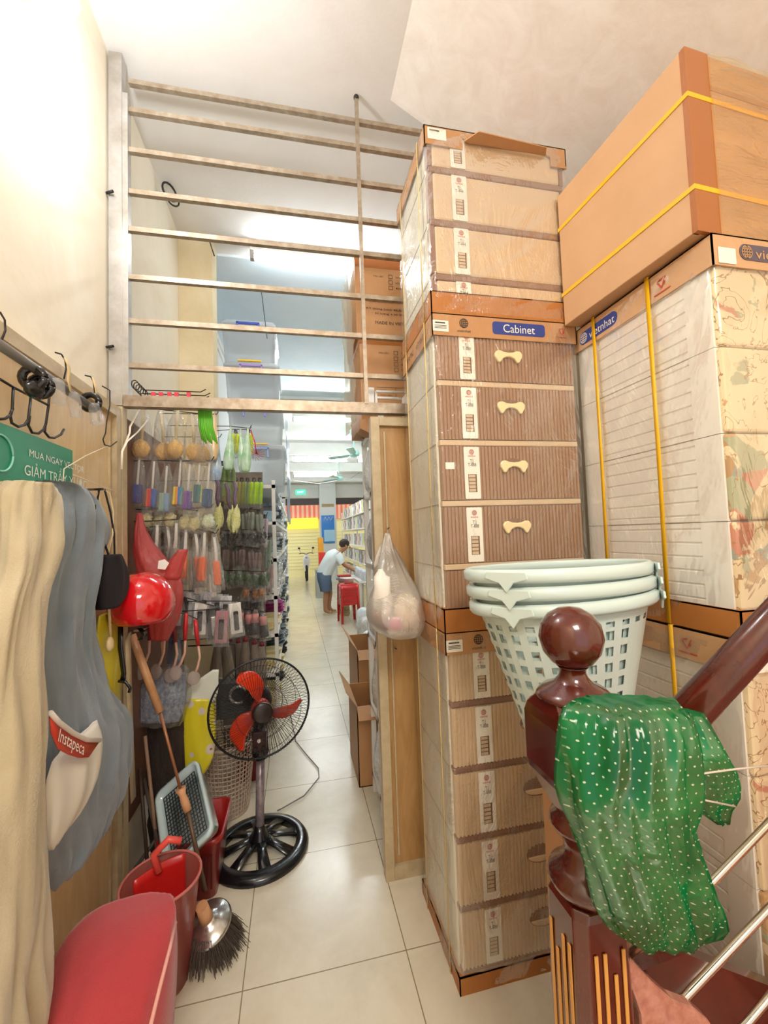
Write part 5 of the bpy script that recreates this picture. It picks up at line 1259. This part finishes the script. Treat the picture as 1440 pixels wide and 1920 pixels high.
# white metal shelving along the right of the aisle
def shelving(x0, x1, y0, y1, zs, top, lab, post=None):
    r = root('metal_shelving', ((x0+x1)/2, (y0+y1)/2, 0), lab, 'shelving', 'white metal shelving')
    for x in (x0, x1-.03):
        for y in (y0, (y0+y1)/2, y1-.03): MB().box(x, x+.03, y, y+.03, 0, top).build('upright', post or M_WHITE, r)
    for z in zs: MB().box(x0, x1, y0, y1, z-.03, z).build('shelf', M_WHITE, r)
    return r
shelving(.44, .95, 2.12, 2.68, (.12, .55, .98, 1.42, 1.85, 2.2), 2.22, 'white metal shelving just behind the beige door, right side of the aisle')
random.seed(11)
M_SILV = [mat('silver_pack_%d' % i, c, .25, m_, col2=c2, vs=18, bump=.8, bs=60) for i, (c, c2, m_) in enumerate((('#eceef0', '#c4cace', .1), ('#dfe6ea', '#f6f8f9', .05), ('#f0ece6', '#cdc6be', 0), ('#d5dfe6', '#f0f4f6', .1)))]
pk = []
for j in range(4):
    r = root('wrapped_goods_bundle', (0, 0, 0), 'x', 'bundle', 'film wrapped bundles on the right shelving behind the door')
    sack('bundle', M_SILV[j], [(V((0, 0, .30)), .04, .06, X1, Y1), (V((0, 0, .27)), .09, .10, X1, Y1), (V((0, 0, .15)), .12, .12, X1, Y1), (V((0, 0, .03)), .11, .11, X1, Y1), (V((0, 0, 0)), .07, .08, X1, Y1)], r, n=36, crk=.022, fs=24, seed=j)
    pk.append(r)
first = set(); 
for s_, (z, zn) in enumerate(((.12, 'bottom'), (.55, 'second'), (.98, 'third'), (1.42, 'fourth'), (1.85, 'top'))):
    for i in range(2):
        y = 2.27+.27*i; j = (i+s_) % 4
        r = pk[j] if j not in first else dup(pk[j])
        first.add(j); r.location = (.555, y, z); r.rotation_euler = (0, 0, i*1.3)
        r['label'] = '%s of the two film wrapped bundles on the %s shelf behind the beige door' % (('nearer', 'farther')[i], zn); r['group'] = 'wrapped bundles on the %s shelf behind the door' % zn
# open cartons sticking out low on the right
def opencart(x0, x1, y0, y1, z0, z1, lab, fl_):
    r = root('open_carton', ((x0+x1)/2, (y0+y1)/2, z0), lab, 'carton'); t = .006; mb = MB()
    mb.box(x0, x1, y0, y0+t, z0, z1); mb.box(x0, x1, y1-t, y1, z0, z1); mb.box(x0, x0+t, y0, y1, z0, z1); mb.box(x1-t, x1, y0, y1, z0, z1); mb.box(x0, x1, y0, y1, z0, z0+t); mb.build('box', M_CARD, r)
    MB().prism([(0, 0), (y1-y0, 0), (y1-y0, .12), (0, .12)], (x0, y0, z1), Y1, V((-.55, 0, .8)).normalized(), V((.004, 0, .003))).build('flap', M_CARDL, r)
    MB().prism([(0, 0), (x1-x0, 0), (x1-x0, .10), (0, .10)], (x0, y0, z1), X1, V((0, -.8, -.5)).normalized(), V((0, .002, -.004))).build('flap', M_CARD, r)
opencart(.36, .56, 2.72, 3.15, .0, .50, 'open brown carton with flaps standing low at the edge of the right shelving', 0)
opencart(.46, .66, 3.35, 3.9, .0, .68, 'brown carton farther along the right shelving behind the open one', 0)
fo = at(690, 795, Y=2.2)
tag(MB().prism([(0, 0), (.11, 0), (.11, -.06), (.05, -.075), (.0, -.05)], (.36, 2.22, 2.225), X1, Z1, (0, .12, 0)).build('folded_carton_corner', M_CARD), 'brown carton corner poking out below the header bar beside the door frame', 'carton')

# left shelving with dishes, clear storage boxes above
shelving(-.72, -.16, 3.75, 9.4, (.12, .45, .78, 1.10, 1.42, 1.74, 2.06), 2.1, 'long white shelving with stacked dishes on the left of the aisle')
def lathe_thing(name, cat, prof, mm, n=20):
    r = root(name, (0, 0, 0), 'x', cat); MB().lathe(prof, (0, 0, 0), n).build(name.split('_')[-1]+'_body', mm, r); return r
dish = [lathe_thing('dinner_plate', 'plate', [(.06, 0), (.075, .004), (.12, .018), (.118, .022), (.07, .008), (.001, .006)], mat('plate_white', '#eef0f0', .15, coat=.5)),
        lathe_thing('blue_bowl', 'bowl', [(.03, 0), (.05, .006), (.085, .05), (.082, .052), (.045, .01), (.001, .008)], mat('bowl_blue', '#9fbfd2', .2, coat=.5)),
        lathe_thing('steel_pot', 'pot', [(.09, 0), (.10, .01), (.105, .09), (.10, .09), (.095, .012), (.001, .01)], mat('pot_steel', '#b8bcc0', .2, .8)),
        lathe_thing('grey_basin', 'basin', [(.09, 0), (.13, .07), (.14, .072), (.125, .065), (.088, .008), (.001, .008)], mat('basin_grey', '#8e989c', .3)),
        lathe_thing('black_pan', 'pan', [(.09, 0), (.12, .03), (.125, .032), (.118, .026), (.088, .006), (.001, .006)], mat('pan_black', '#22201f', .3, coat=.3)),
        lathe_thing('pink_basin', 'basin', [(.09, 0), (.13, .06), (.14, .062), (.125, .055), (.088, .008), (.001, .008)], mat('basin_pink', '#dc6fb4', .3)),
        lathe_thing('cream_bowl', 'bowl', [(.04, 0), (.06, .006), (.11, .04), (.107, .042), (.05, .01), (.001, .008)], mat('bowl_cream', '#ecd9a2', .3))]
kinds = ('white plates', 'pale blue bowls', 'steel pots', 'grey basins', 'black pans', 'pink basins', 'cream bowls'); hgt = (.008, .016, .03, .02, .014, .02, .014)
nm_ = ('white plate', 'pale blue bowl', 'steel pot', 'grey basin', 'black pan', 'pink basin', 'cream bowl')
sh = ('bottom', 'second', 'third', 'fourth', 'fifth', 'sixth', 'top'); fd = set(); random.seed(21)
for si, z in enumerate((.12, .45, .78, 1.10, 1.42, 1.74)):
    for yi in range(13):
        y = 3.93+.30*yi*(1+.02*yi)
        if y > 9.2: break
        j = random.choice((0, 1, 2, 3, 0, 1)) if si > 2 else random.choice((4, 5, 6, 3, 0)) if si == 2 else random.choice((4, 6, 3, 5))
        if j == 5: j = 6
        if si == 2 and yi == 2: j = 5
        n = 4 if yi < 6 else 3
        for k in range(n):
            r = dish[j] if j not in fd else dup(dish[j]); fd.add(j)
            r.location = (-.27+.02*random.random(), y, z+k*hgt[j]*(1.6 if j in (2, 3, 5) else 1)); r.rotation_euler = (0, 0, 0)
            r['label'] = '%s in the %s stack on the %s shelf left of the aisle' % (nm_[j], NTH[yi], sh[si]); r['group'] = '%s on the %s shelf left of the aisle' % (kinds[j], sh[si])
# clear storage boxes stacked above
M_CLB = film('clear_blue_box', '#fbfdff', .42, .08, 6, .15, milky='#ffffff', gmax=.3)
bx = None
def box_lab(k, y): return ('top', 'second', 'third', 'lowest')[k]+' clear storage box of the stack above the left shelving'
HC = ('#3a4fb0', '#9a7ac8', '#7c78d8', '#7c78d8')
for k, (z, hc) in enumerate(((3.165, '#3a4fb0'), (2.785, '#a78ad0'), (2.425, '#7c78d8'), (2.062, '#8fa8e0'))):
    r = root('clear_storage_box', (-.35, 4.1, z), box_lab(k, 0), 'storage box', 'clear storage boxes stacked above the left shelving'); h = .36 if k < 2 else .342
    x0, x1, y0, y1 = (-.60+.02*k, -.13+.02*k, 3.8, 4.5)
    R = [[V((( x0+x1)/2+p[0]*s, (y0+y1)/2+p[1]*s, zz)) for p in rounded(x1-x0, y1-y0, .05, 5)] for s, zz in ((.9, z), (.97, z+h-.03), (1.03, z+h-.03), (1.03, z+h))]
    mb = MB(); mb.rings(R); mb.build('tub', M_CLB, r)
    R = [[V(((x0+x1)/2+p[0]*s, (y0+y1)/2+p[1]*s, zz)) for p in rounded(x1-x0, y1-y0, .05, 5)] for s, zz in ((1.0, z+h), (.98, z+h+.018))]
    mb = MB(); mb.rings(R); mb.build('lid', M_CLB, r)
    mh = mat('box_handle_'+hc[1:], hc, .3, coat=.3); cx = (x0+x1)/2
    MB().box(cx-.10, cx+.10, y0-.03, y0-.008, z+h-.03, z+h-.01).build('handle', mh, r, bevel=.004)
    for s in (-1, 1): MB().box(cx+s*.09-.008, cx+s*.09+.008, y0-.03, y0-.012, z+h-.10, z+h-.01).build('clip', mh, r, bevel=.003)
    if k in (1, 3): MB().box(cx-.11, cx+.09, y0-.02, y0+.0, z+h+.018, z+h+.03).build('yellow_latch', mat('yellow_latch', '#f2c21c', .3), r)
cu_ = root('clear_film_curtain', (-.02, 4.4, 2.0), 'crumpled clear film hanging over the boxes at the aisle edge', 'plastic sheet')
MB().grid(lambda u, v: V((-.055+.03*noise.noise(V((u*5, v*5, 0)))-.05*(1-v)*0, 3.95+1.3*u, 1.75+.98*v+.06*noise.noise(V((u*4, 2, 0)))*v)), 40, 40).build('sheet', film('pale_blue_sheet', '#eaf4ff', .5, .12, 6, .8, milky='#e4f0ff', gmax=.35), cu_)
# striped textile stacks near the curtain foot, bundles of blue-white goods to soften the shelf front
tx = root('folded_textile_stack', (-.1, 6.0, 1.5), 'x', 'textiles', 'folded textiles on the left shelving')
M_TX = [mat('textile_%d' % i, c, .8, col2=c2, vs=30) for i, (c, c2) in enumerate((('#d4dbe0', '#8a98a2'), ('#b7c4c8', '#e8e4dc'), ('#c9b8b4', '#8f9aa6')))]
tproto = []
for j in range(3):
    r = tx if j == 0 else root('folded_textile_stack', (0, 0, 0), 'x', 'textiles')
    mb = MB(); mb.box(-.11, .11, -.09, .09, 0, .045); mb.build('cloth', M_TX[j], r, bevel=.012, shift=False); tproto.append(r)
ft = set()
for si, z in enumerate((.45, .78, 1.10, 1.42, 1.74, 2.06)):
    for yi in range(9):
        y = 4.6+.55*yi
        for k in range(3):
            j = (yi+k+si) % 3; r = tproto[j] if j not in ft else dup(tproto[j]); ft.add(j)
            r.location = (-.29, y+.15, z+.0+.046*k+(.10 if z < 2 else 0)); r.rotation_euler = (0, 0, .1*((yi*7+k*3) % 5-2))
            r['label'] = 'folded %s textile, %s pile on the %s shelf left of the aisle' % (('grey-blue', 'pale green', 'dusty pink')[j], NTH[yi], sh[si+1]); r['group'] = 'folded textiles on the %s shelf left of the aisle' % sh[si+1]

# right hand shelving farther in, packed with cartons
shelving(1.45, 1.95, 8.2, 13.2, (.5, .95, 1.35, 1.75, 2.1), 2.3, 'far shelving with rows of upright packages behind the person')
ppro = []
for j, c in enumerate(('#d9cfc0', '#c9a9a0', '#dfe4e2', '#e4d9a2', '#9fb8c6', '#a88f86')):
    r = root('upright_package', (0, 0, 0), 'x', 'package'); MB().box(-.06, .06, -.045, .045, 0, .28).build('pack', mat('package_%d' % j, c, .5), r, bevel=.004, shift=False); MB().box(-.064, -.06, -.03, .03, .10, .2).build('pack_label', M_PAPER if j % 2 else MATS['card_blue'], r, shift=False); ppro.append(r)
fp = set(); shn = ('second', 'third', 'fourth', 'fifth', 'top')
for si, z in enumerate((.5, .95, 1.35, 1.75, 2.1)):
    for yi in range(16):
        y = 8.35+.3*yi; j = (yi*5+si*3) % 6
        r = ppro[j] if j not in fp else dup(ppro[j]); fp.add(j)
        r.location = (1.53, y, z); r['label'] = '%s upright package, %s on the %s shelf behind the person' % (('beige', 'rosy', 'white', 'pale yellow', 'blue-grey', 'brown')[j], NTH[yi], shn[si]); r['group'] = 'upright packages on the %s shelf behind the person' % shn[si]
bc_ = root('blue_display_case', (1.7, 8.6, 2.3), 'pale blue package standing on top of the far right shelving', 'package')
MB().box(1.5, 1.75, 8.5, 8.75, 2.3, 2.75).build('case', mat('pale_blue_case', '#a9dbe4', .3), bc_); MB().box(1.499, 1.6, 8.49, 8.5, 2.4, 2.5).build('red_panel', M_INKR, bc_)
# counter and piles beside the person
co = root('display_table', (1.55, 8.2, 0), 'white display table piled with goods to the right of the person', 'table')
MB().box(1.13, 1.42, 7.7, 9.0, .70, .74).build('table_top', M_WHITE, co)
for x in (1.16, 1.39):
    for y in (7.75, 8.95): MB().box(x-.02, x+.02, y-.02, y+.02, 0, .70).build('leg', M_WHITE, co)
for i in range(10):
    x, y = 1.27, 7.8+.12*i
    r = dup(pk[i % 4], loc=(x, y, .742), rz=i, scale=.62, label='crumpled film wrapped bundle piled on the white display table', group='film bundles on the display table')
for i in range(4):
    dup(pk[(i+1) % 4], loc=(1.12-.09*i, 7.1-.85*i, 0), rz=i, scale=1.2, label=('third', 'second', 'nearest', 'farthest')[0 if i == 1 else (3 if i == 0 else (1 if i == 2 else 2))]+' white film bundle standing on the floor along the right of the aisle', group='film bundles on the floor')
# stack of tan plates / baskets
for i in range(14):
    r = root('tan_tray', (.86, 8.4, .1), 'x', 'tray') if i == 0 else dup(bpy.data.objects['tan_tray'])
    if i == 0: MB().lathe([(.09, 0), (.11, .045), (.115, .05), (.108, .046), (.088, .006), (.001, .006)], (0, 0, 0), 20).build('tray_body', mat('tan_tray_card', '#c2ab83', .6), r, shift=False)
    r.location = (.93, 8.42, .01+.05*i); r['label'] = 'tan round tray in the tall stack in front of the person'; r['group'] = 'tan trays stacked in front of the person'
for i, (c, nme) in enumerate((('#b0201c', 'red'), ('#e8ecec', 'white'), ('#8f969c', 'grey'))):
    tag(MB().box(-.13, .13, -.1, .1, 0, .03).build('folded_pack', mat('flat_pack_%d' % i, c, .4), bevel=.006), nme+' flat pack lying on top of the tan tray stack', 'pack'); o = bpy.data.objects['folded_pack' if i == 0 else 'folded_pack.%03d' % i]; o.location = (.94, 8.42, .712+.032*(2-i)); o.rotation_euler = (0, 0, .3*i)
# red stools nested
M_RST = mat('red_stool_plastic', '#d5121a', .2, coat=.5)
def stool():
    r = root('red_plastic_stool', (0, 0, 0), 'x', 'stool', 'nested red plastic stools')
    sq_ = lambda s, z: [V((p[0], p[1], z)) for p in rounded(s, s, .03, 3)]
    mb = MB(); mb.rings([sq_(.30, .42), sq_(.305, .44), sq_(.28, .45)]); mb.build('seat', M_RST, r, shift=False)
    mb = MB(); mb.rings([sq_(.335, .33), sq_(.31, .43)], cap=False); mb.build('apron', M_RST, r, shift=False, solid=.006)
    for sx in (-1, 1):
        for sy in (-1, 1):
            mb = MB(); mb.rings([[V((sx*(a+q[0]), sy*(a+q[1]), z)) for q in ((0, 0), (-.04, 0), (-.04, -.008), (-.008, -.008), (-.008, -.04), (0, -.04))] for a, z in ((.175, 0), (.16, .43))]); mb.build('leg', M_RST, r, shift=False)
    return r
s0 = stool()
sl = ('lowest', 'second lowest', 'third', 'fourth', 'fifth', 'top')
for i in range(6):
    r = s0 if i == 0 else dup(s0); r.location = (.93, 7.78, .052*i); r['label'] = sl[i]+' of the nested red plastic stools in the aisle'; r.rotation_euler = (0, 0, .12)
bw_ = root('white_tub', (.95, 7.78, .715), 'small white tub with blue-grey contents on top of the red stools', 'tub')
MB().lathe([(.08, 0), (.11, .09), (.12, .092), (.105, .085), (.078, .006), (.001, .006)], (.95, 7.78, .713), 24).build('tub_wall', M_WHITE, bw_)
# counter block left of the person, red boxes
tag(MB().box(.50, .75, 11.0, 11.5, 0, .72).build('grey_counter', mat('grey_laminate', '#a9aba2', .4), bevel=.01), 'grey counter block standing in the aisle behind the person', 'counter')
tag(MB().box(.62, .80, 11.6, 11.8, 0, 1.15).build('red_box', mat('red_box_card', '#e23b2c', .4), bevel=.006), 'red box standing behind the grey counter', 'box')
tag(MB().box(.70, .86, 13.2, 13.4, 0, 1.55).build('orange_sign', mat('orange_print', '#f0a62a', .4), bevel=.004), 'narrow orange stand sign in front of the shop pillar', 'sign')

# shop front
struct(MB().box(XL-.1, 4.1, 15.0, 15.15, 2.95, 3.75).build('wall_front', M_SHOPC))
struct(MB().box(.86, 1.42, 14.6, 15.0, 0, 3.45).build('wall_front_pillar', mat('grey_white_paint', '#e2e6e4', .6)))
struct(MB().box(XL-.1, -.3, 15.0, 15.15, 0, 3.0).build('wall_front', M_SHOPC))
struct(MB().box(2.6, 4.1, 15.0, 15.15, 0, 3.0).build('wall_front', M_SHOPC))
tag(MB().box(-.3, 2.6, 15.16, 15.3, 2.72, 2.95).build('shutter_box', mat('dark_shutter', '#4b3f3c', .5)), 'dark roller shutter housing above the shop entrance', 'shutter')
ex = root('exit_sign', (.24, 14.97, 3.14), 'green and white emergency exit sign above the shop entrance', 'sign')
MB().box(.06, .40, 14.955, 14.995, 3.08, 3.24).build('panel', mat('exit_green', '#35c79a', .4, emis=1.2), ex); MB().text('EXIT', .09, (.23, 14.953, 3.16), X1, Z1, width=.22).build('lettering', mat('exit_white', '#ffffff', emis=1.5), ex)
bl = root('blue_shop_sign', (1.12, 14.5, 1.7), 'bright blue sign with a white mark hanging on the shop pillar', 'sign')
MB().box(.90, 1.34, 14.54, 14.58, 1.35, 2.30).build('panel', mat('sign_blue', '#1f7fd6', .35), bl)
MB().tube([(.98, 14.535, 2.12), (1.04, 14.535, 2.24), (1.10, 14.535, 2.12), (1.16, 14.535, 2.24), (1.22, 14.535, 2.12), (1.28, 14.535, 2.24)], .012, 6).build('white_mark', M_WHITE, bl)
MB().box(.98, 1.34, 14.535, 14.54, 1.4, 1.8).build('pale_panel', mat('sign_pale_blue', '#a8d4f0', .4), bl)
tag(MB().box(.93, 1.35, 14.57, 14.6, 2.60, 2.70).build('brown_name_plate', mat('brown_plate', '#a58b5c', .5)), 'brown plate on the pillar above the blue sign', 'sign')
# street outside
M_YB_GLOW = mat('yellow_banner', '#ffe94a', .5, emis=.35); M_RB = m_stripes('red_stripes', ['#f0806a', '#f7c2ae'], 0, 5.5)  # daylight on the yellow banner is put in as a faint glow
tag(MB().box(-.42, 3.15, 16.9, 16.98, 2.28, 3.02).build('striped_awning', M_RB), 'red and pale striped awning across the street', 'awning')
tag(MB().box(-.32, .91, 16.86, 16.98, 1.9, 2.33).build('yellow_banner', M_YB_GLOW), 'plain bright yellow banner under the striped awning', 'banner')
hs = root('opposite_shop_front', (.8, 17, 0), 'pale yellow shuttered shop front across the street', 'building')
MB().box(-2, 4, 17.0, 17.2, 0, 3.6).build('wall', mat('pale_yellow_wall', '#fbf6bb', .7), hs)
for i in range(12): MB().box(-1.8, 3.8, 16.985, 17.0, .3+.13*i, .31+.13*i).build('shutter_line', mat('shutter_line', '#d6c98a', .6), hs)
mt = root('parked_motorbike', (.38, 15.6, 0), 'white and grey motorbike parked outside the shop entrance', 'motorbike')
M_TY = mat('tyre_black', '#2a2a2c', .8)
for y in (15.3, 16.2):
    MB().tube(circ((.38, y, .29), .24, Y1, Z1, 28), .045, 10, cap=False).build('tyre', M_TY, mt); MB().cyl((.36, y, .29), (.40, y, .29), .10, n=20).build('wheel_hub', M_POST, mt)
sack('fairing', mat('white_fairing', '#e9e9ec', .2, coat=.5), [(V((.38, 15.42, .95)), .05, .05, X1, Y1), (V((.38, 15.40, .8)), .13, .08, X1, Y1), (V((.38, 15.42, .6)), .11, .08, X1, Y1), (V((.38, 15.5, .35)), .06, .08, X1, Y1)], mt, n=24, crk=0)
sack('rear_body', MATS['white_fairing'], [(V((.38, 15.5, .45)), .08, .08, X1, Z1), (V((.38, 15.8, .55)), .12, .12, X1, Z1), (V((.38, 16.25, .7)), .08, .07, X1, Z1)], mt, n=20, crk=0)
MB().box(.28, .48, 15.65, 16.2, .70, .78).build('saddle', M_BLACK, mt, bevel=.03)
MB().tube([(.12, 15.52, .98), (.26, 15.47, 1.0), (.38, 15.44, .96), (.50, 15.47, 1.0), (.64, 15.52, .98)], .013).build('handlebar', M_BLACK, mt)
MB().ball((.38, 15.33, .84), (.05, .03, .04)).build('headlamp', M_POST, mt)
for s in (-1, 1): MB().tube([(.38+s*.2, 15.48, 1.0), (.38+s*.24, 15.44, 1.14)], .006).build('mirror_stem', M_BLACK, mt); MB().ball((.38+s*.25, 15.43, 1.18), (.05, .015, .035)).build('mirror', M_BLACK, mt)

# ceiling fans
M_FAN = mat('pale_green_fan', '#9fcfc6', .3, coat=.3)
def cfan(x, y, ztop, zb, rot, lab):
    r = root('ceiling_fan', (x, y, ztop), lab, 'ceiling fan')
    MB().lathe([(.02, 0), (.07, -.01), (.06, -.07), (.02, -.1)], (x, y, ztop), 20).build('canopy', M_FAN, r)
    MB().cyl((x, y, ztop-.05), (x, y, zb), .012).build('down_rod', M_FAN, r)
    MB().lathe([(.02, .07), (.09, .05), (.11, 0), (.09, -.05), (.03, -.07)], (x, y, zb), 24).build('motor', M_FAN, r)
    for k in range(3):
        a = rot+2*PI*k/3; d = V((math.cos(a), math.sin(a), 0)); t = V((-d.y, d.x, .15)); c = V((x, y, zb-.02))
        mb = MB(); mb.smooth = False; mb.rings([[c+d*q+t*w+V((0, 0, .004)), c+d*q-t*w+V((0, 0, .004)), c+d*q-t*w, c+d*q+t*w] for q, w in ((.09, .03), (.2, .06), (.62, .07), (.66, .05))]); mb.build('blade', M_FAN, r)
cfan(1.18, 8.1, 3.62, 3.19, .25, 'nearer pale green ceiling fan above the aisle')
cfan(1.19, 11.1, 3.62, 3.12, .1, 'farther pale green ceiling fan near the shop entrance')
# floor cable across the aisle ceiling
tag(MB().tube([(-.75, 12, 3.30), (.2, 12.05, 3.16), (.7, 12.1, 3.10), (1.6, 12.0, 3.22), (2.2, 12, 3.61)], .008).build('sagging_cable', M_POST), 'thin cable sagging across the shop ceiling by the farther fan', 'cable')

# ------------------------------------------------------------------ the person bending over the goods
PY = 8.77
pr_ = root('person', (.58, PY, 0), 'person in white shirt and grey-blue shorts bending over goods beside the red stools', 'person')
M_SKIN = mat('warm_skin', '#b98663', .55); M_SHIRT = mat('white_shirt', '#e6f0ee', .8); M_SHORT = mat('grey_blue_shorts', '#5c6f88', .8); M_HAIR = mat('dark_brown_hair', '#33231c', .7)
vs, es, rs = [], [], []
def jt(p, r, par=None):
    vs.append(p); rs.append(r)
    if par is not None: es.append((par, len(vs)-1))
    return len(vs)-1
pel = jt((.56, PY, .82), .125); wst = jt((.63, PY, .95), .115, pel); ch = jt((.76, PY, 1.13), .13, wst); nk = jt((.90, PY, 1.25), .062, ch); hd0 = jt((.96, PY-.01, 1.30), .055, nk)
hd = jt((1.01, PY-.02, 1.345), .082, hd0); hd2 = jt((1.02, PY-.02, 1.42), .085, hd); 
for sy in (-1, 1):
    sh_ = jt((.84, PY+sy*.15, 1.18), .062, ch); el = jt((.98 if sy < 0 else 1.02, PY+sy*.17, .98), .042, sh_); wr_ = jt((1.16 if sy < 0 else 1.2, PY+sy*.10, .87), .028, el); pm = jt((1.21 if sy < 0 else 1.25, PY+sy*.09, .845), .028, wr_)
    base = V(vs[pm])
    for k, (oy, L) in enumerate(((-.027, .06), (-.009, .07), (.009, .066), (.027, .052))):
        f1 = jt(tuple(base+V((.035, oy, -.008))), .009, pm); f2 = jt(tuple(base+V((.035+L*.5, oy*1.1, -.024))), .008, f1); jt(tuple(base+V((.035+L*.8, oy*1.15, -.05))), .007, f2)
    th = jt(tuple(base+V((-.005, -sy*.03, -.015))), .010, pm); jt(tuple(base+V((.03, -sy*.045, -.035))), .008, th)
for sy, ax_ in ((-1, 0), (1, .09)):
    hp_ = jt((.56+.0*sy, PY+sy*.085, .76), .098, pel); kn = jt((.60+ax_, PY+sy*.09, .44), .062, hp_); cf_ = jt((.575+ax_, PY+sy*.09, .30), .058, kn); an = jt((.565+ax_, PY+sy*.09, .085), .036, cf_); hl = jt((.555+ax_, PY+sy*.09, .045), .035, an); bt = jt((.64+ax_, PY+sy*.095, .038), .034, an); jt((.72+ax_, PY+sy*.10, .03), .026, bt)
me = bpy.data.meshes.new('person_body'); me.from_pydata([V(v)-pr_.location for v in vs], es, [])
bo = bpy.data.objects.new('body', me); COL.objects.link(bo); bo.parent = pr_; me.materials.append(M_SKIN)
sk = bo.modifiers.new('skin', 'SKIN'); sk.use_smooth_shade = True; su = bo.modifiers.new('sub', 'SUBSURF'); su.levels = su.render_levels = 2

for i, r in enumerate(rs):
    me.skin_vertices[0].data[i].radius = (r, r)
me.skin_vertices[0].data[0].use_root = True
# head details, hair and clothes
HC_ = V((1.02, PY-.02, 1.39))
MB().ball(HC_+V((-.02, 0, .035)), (.108, .095, .098), 24, 14, jit=.08).build('hair', M_HAIR, pr_)
mb = MB(); mb.ball(HC_+V((.098, 0, -.045)), (.018, .012, .02), 10, 6); mb.build('nose', M_SKIN, pr_)
for s in (-1, 1):
    MB().ball(HC_+V((.005, s*.088, -.02)), (.02, .012, .03), 10, 6).build('ear', M_SKIN, pr_)
    MB().ball(HC_+V((.085, s*.032, -.015)), (.006, .011, .008), 8, 6).build('eye', M_DARK, pr_)
MB().ball(HC_+V((.082, 0, -.078)), (.008, .02, .006), 8, 6).build('mouth', mat('lip', '#9a5a4a'), pr_)
def cloth(name, mm, rows, crk=.01, n=28, seed=0): return sack(name, mm, rows, pr_, n=n, crk=crk, fs=9, seed=seed)
bz = V((.78, 0, -.62)).normalized()
cloth('shirt', M_SHIRT, [(V((.87, PY, 1.27)), .07, .075, bz, Y1), (V((.83, PY, 1.235)), .115, .17, bz, Y1), (V((.76, PY, 1.14)), .165, .20, bz, Y1), (V((.68, PY, 1.02)), .165, .195, bz, Y1), (V((.61, PY, .91)), .165, .19, V((.95, 0, -.3)), Y1), (V((.57, PY, .80)), .165, .19, V((.98, 0, -.1)), Y1)], .012, 40)
for s in (-1, 1):
    sx_ = .84; ex_ = .95 if s < 0 else .98
    d_ = V((ex_-sx_, s*.03, -.17)).normalized(); a_ = d_.cross(Y1).normalized()
    cloth('sleeve', M_SHIRT, [(V((sx_-.01, PY+s*.12, 1.21)), .09, .07, a_, Y1), (V((sx_+.04, PY+s*.165, 1.12)), .088, .07, a_, Y1), (V((ex_-.03, PY+s*.18, 1.02)), .085, .072, a_, Y1)], .006, 24, seed=s+3)
    ax_ = 0 if s < 0 else .04
    cloth('shorts_leg', M_SHORT, [(V((.565, PY+s*.07, .86)), .15, .105, X1, Y1), (V((.565+ax_*.3, PY+s*.085, .72)), .142, .112, X1, Y1), (V((.575+ax_, PY+s*.09, .58)), .118, .105, X1, Y1), (V((.585+ax_, PY+s*.09, .47)), .108, .10, X1, Y1)], .006, 24, seed=s+7)
    ax2 = 0 if s < 0 else .09
    sl_ = MB(); P = [(.115*math.cos(t)*(1 if math.cos(t) > 0 else 1.05), .045*math.sin(t)) for t in [2*PI*k/24 for k in range(24)]]
    sl_.prism(P, (.645+ax2, PY+s*.095, 0), X1, Y1, (0, 0, .018)); so = sl_.build('sandal', mat('pale_sandal', '#d8cda2', .6), pr_, bevel=.004)
    MB().tube([(.66+ax2, PY+s*.095-.05, .015), (.67+ax2, PY+s*.095-.02, .068), (.67+ax2, PY+s*.095+.02, .068), (.66+ax2, PY+s*.095+.05, .015)], .007).build('sandal_strap', mat('pale_sandal', '#d8cda2'), pr_)
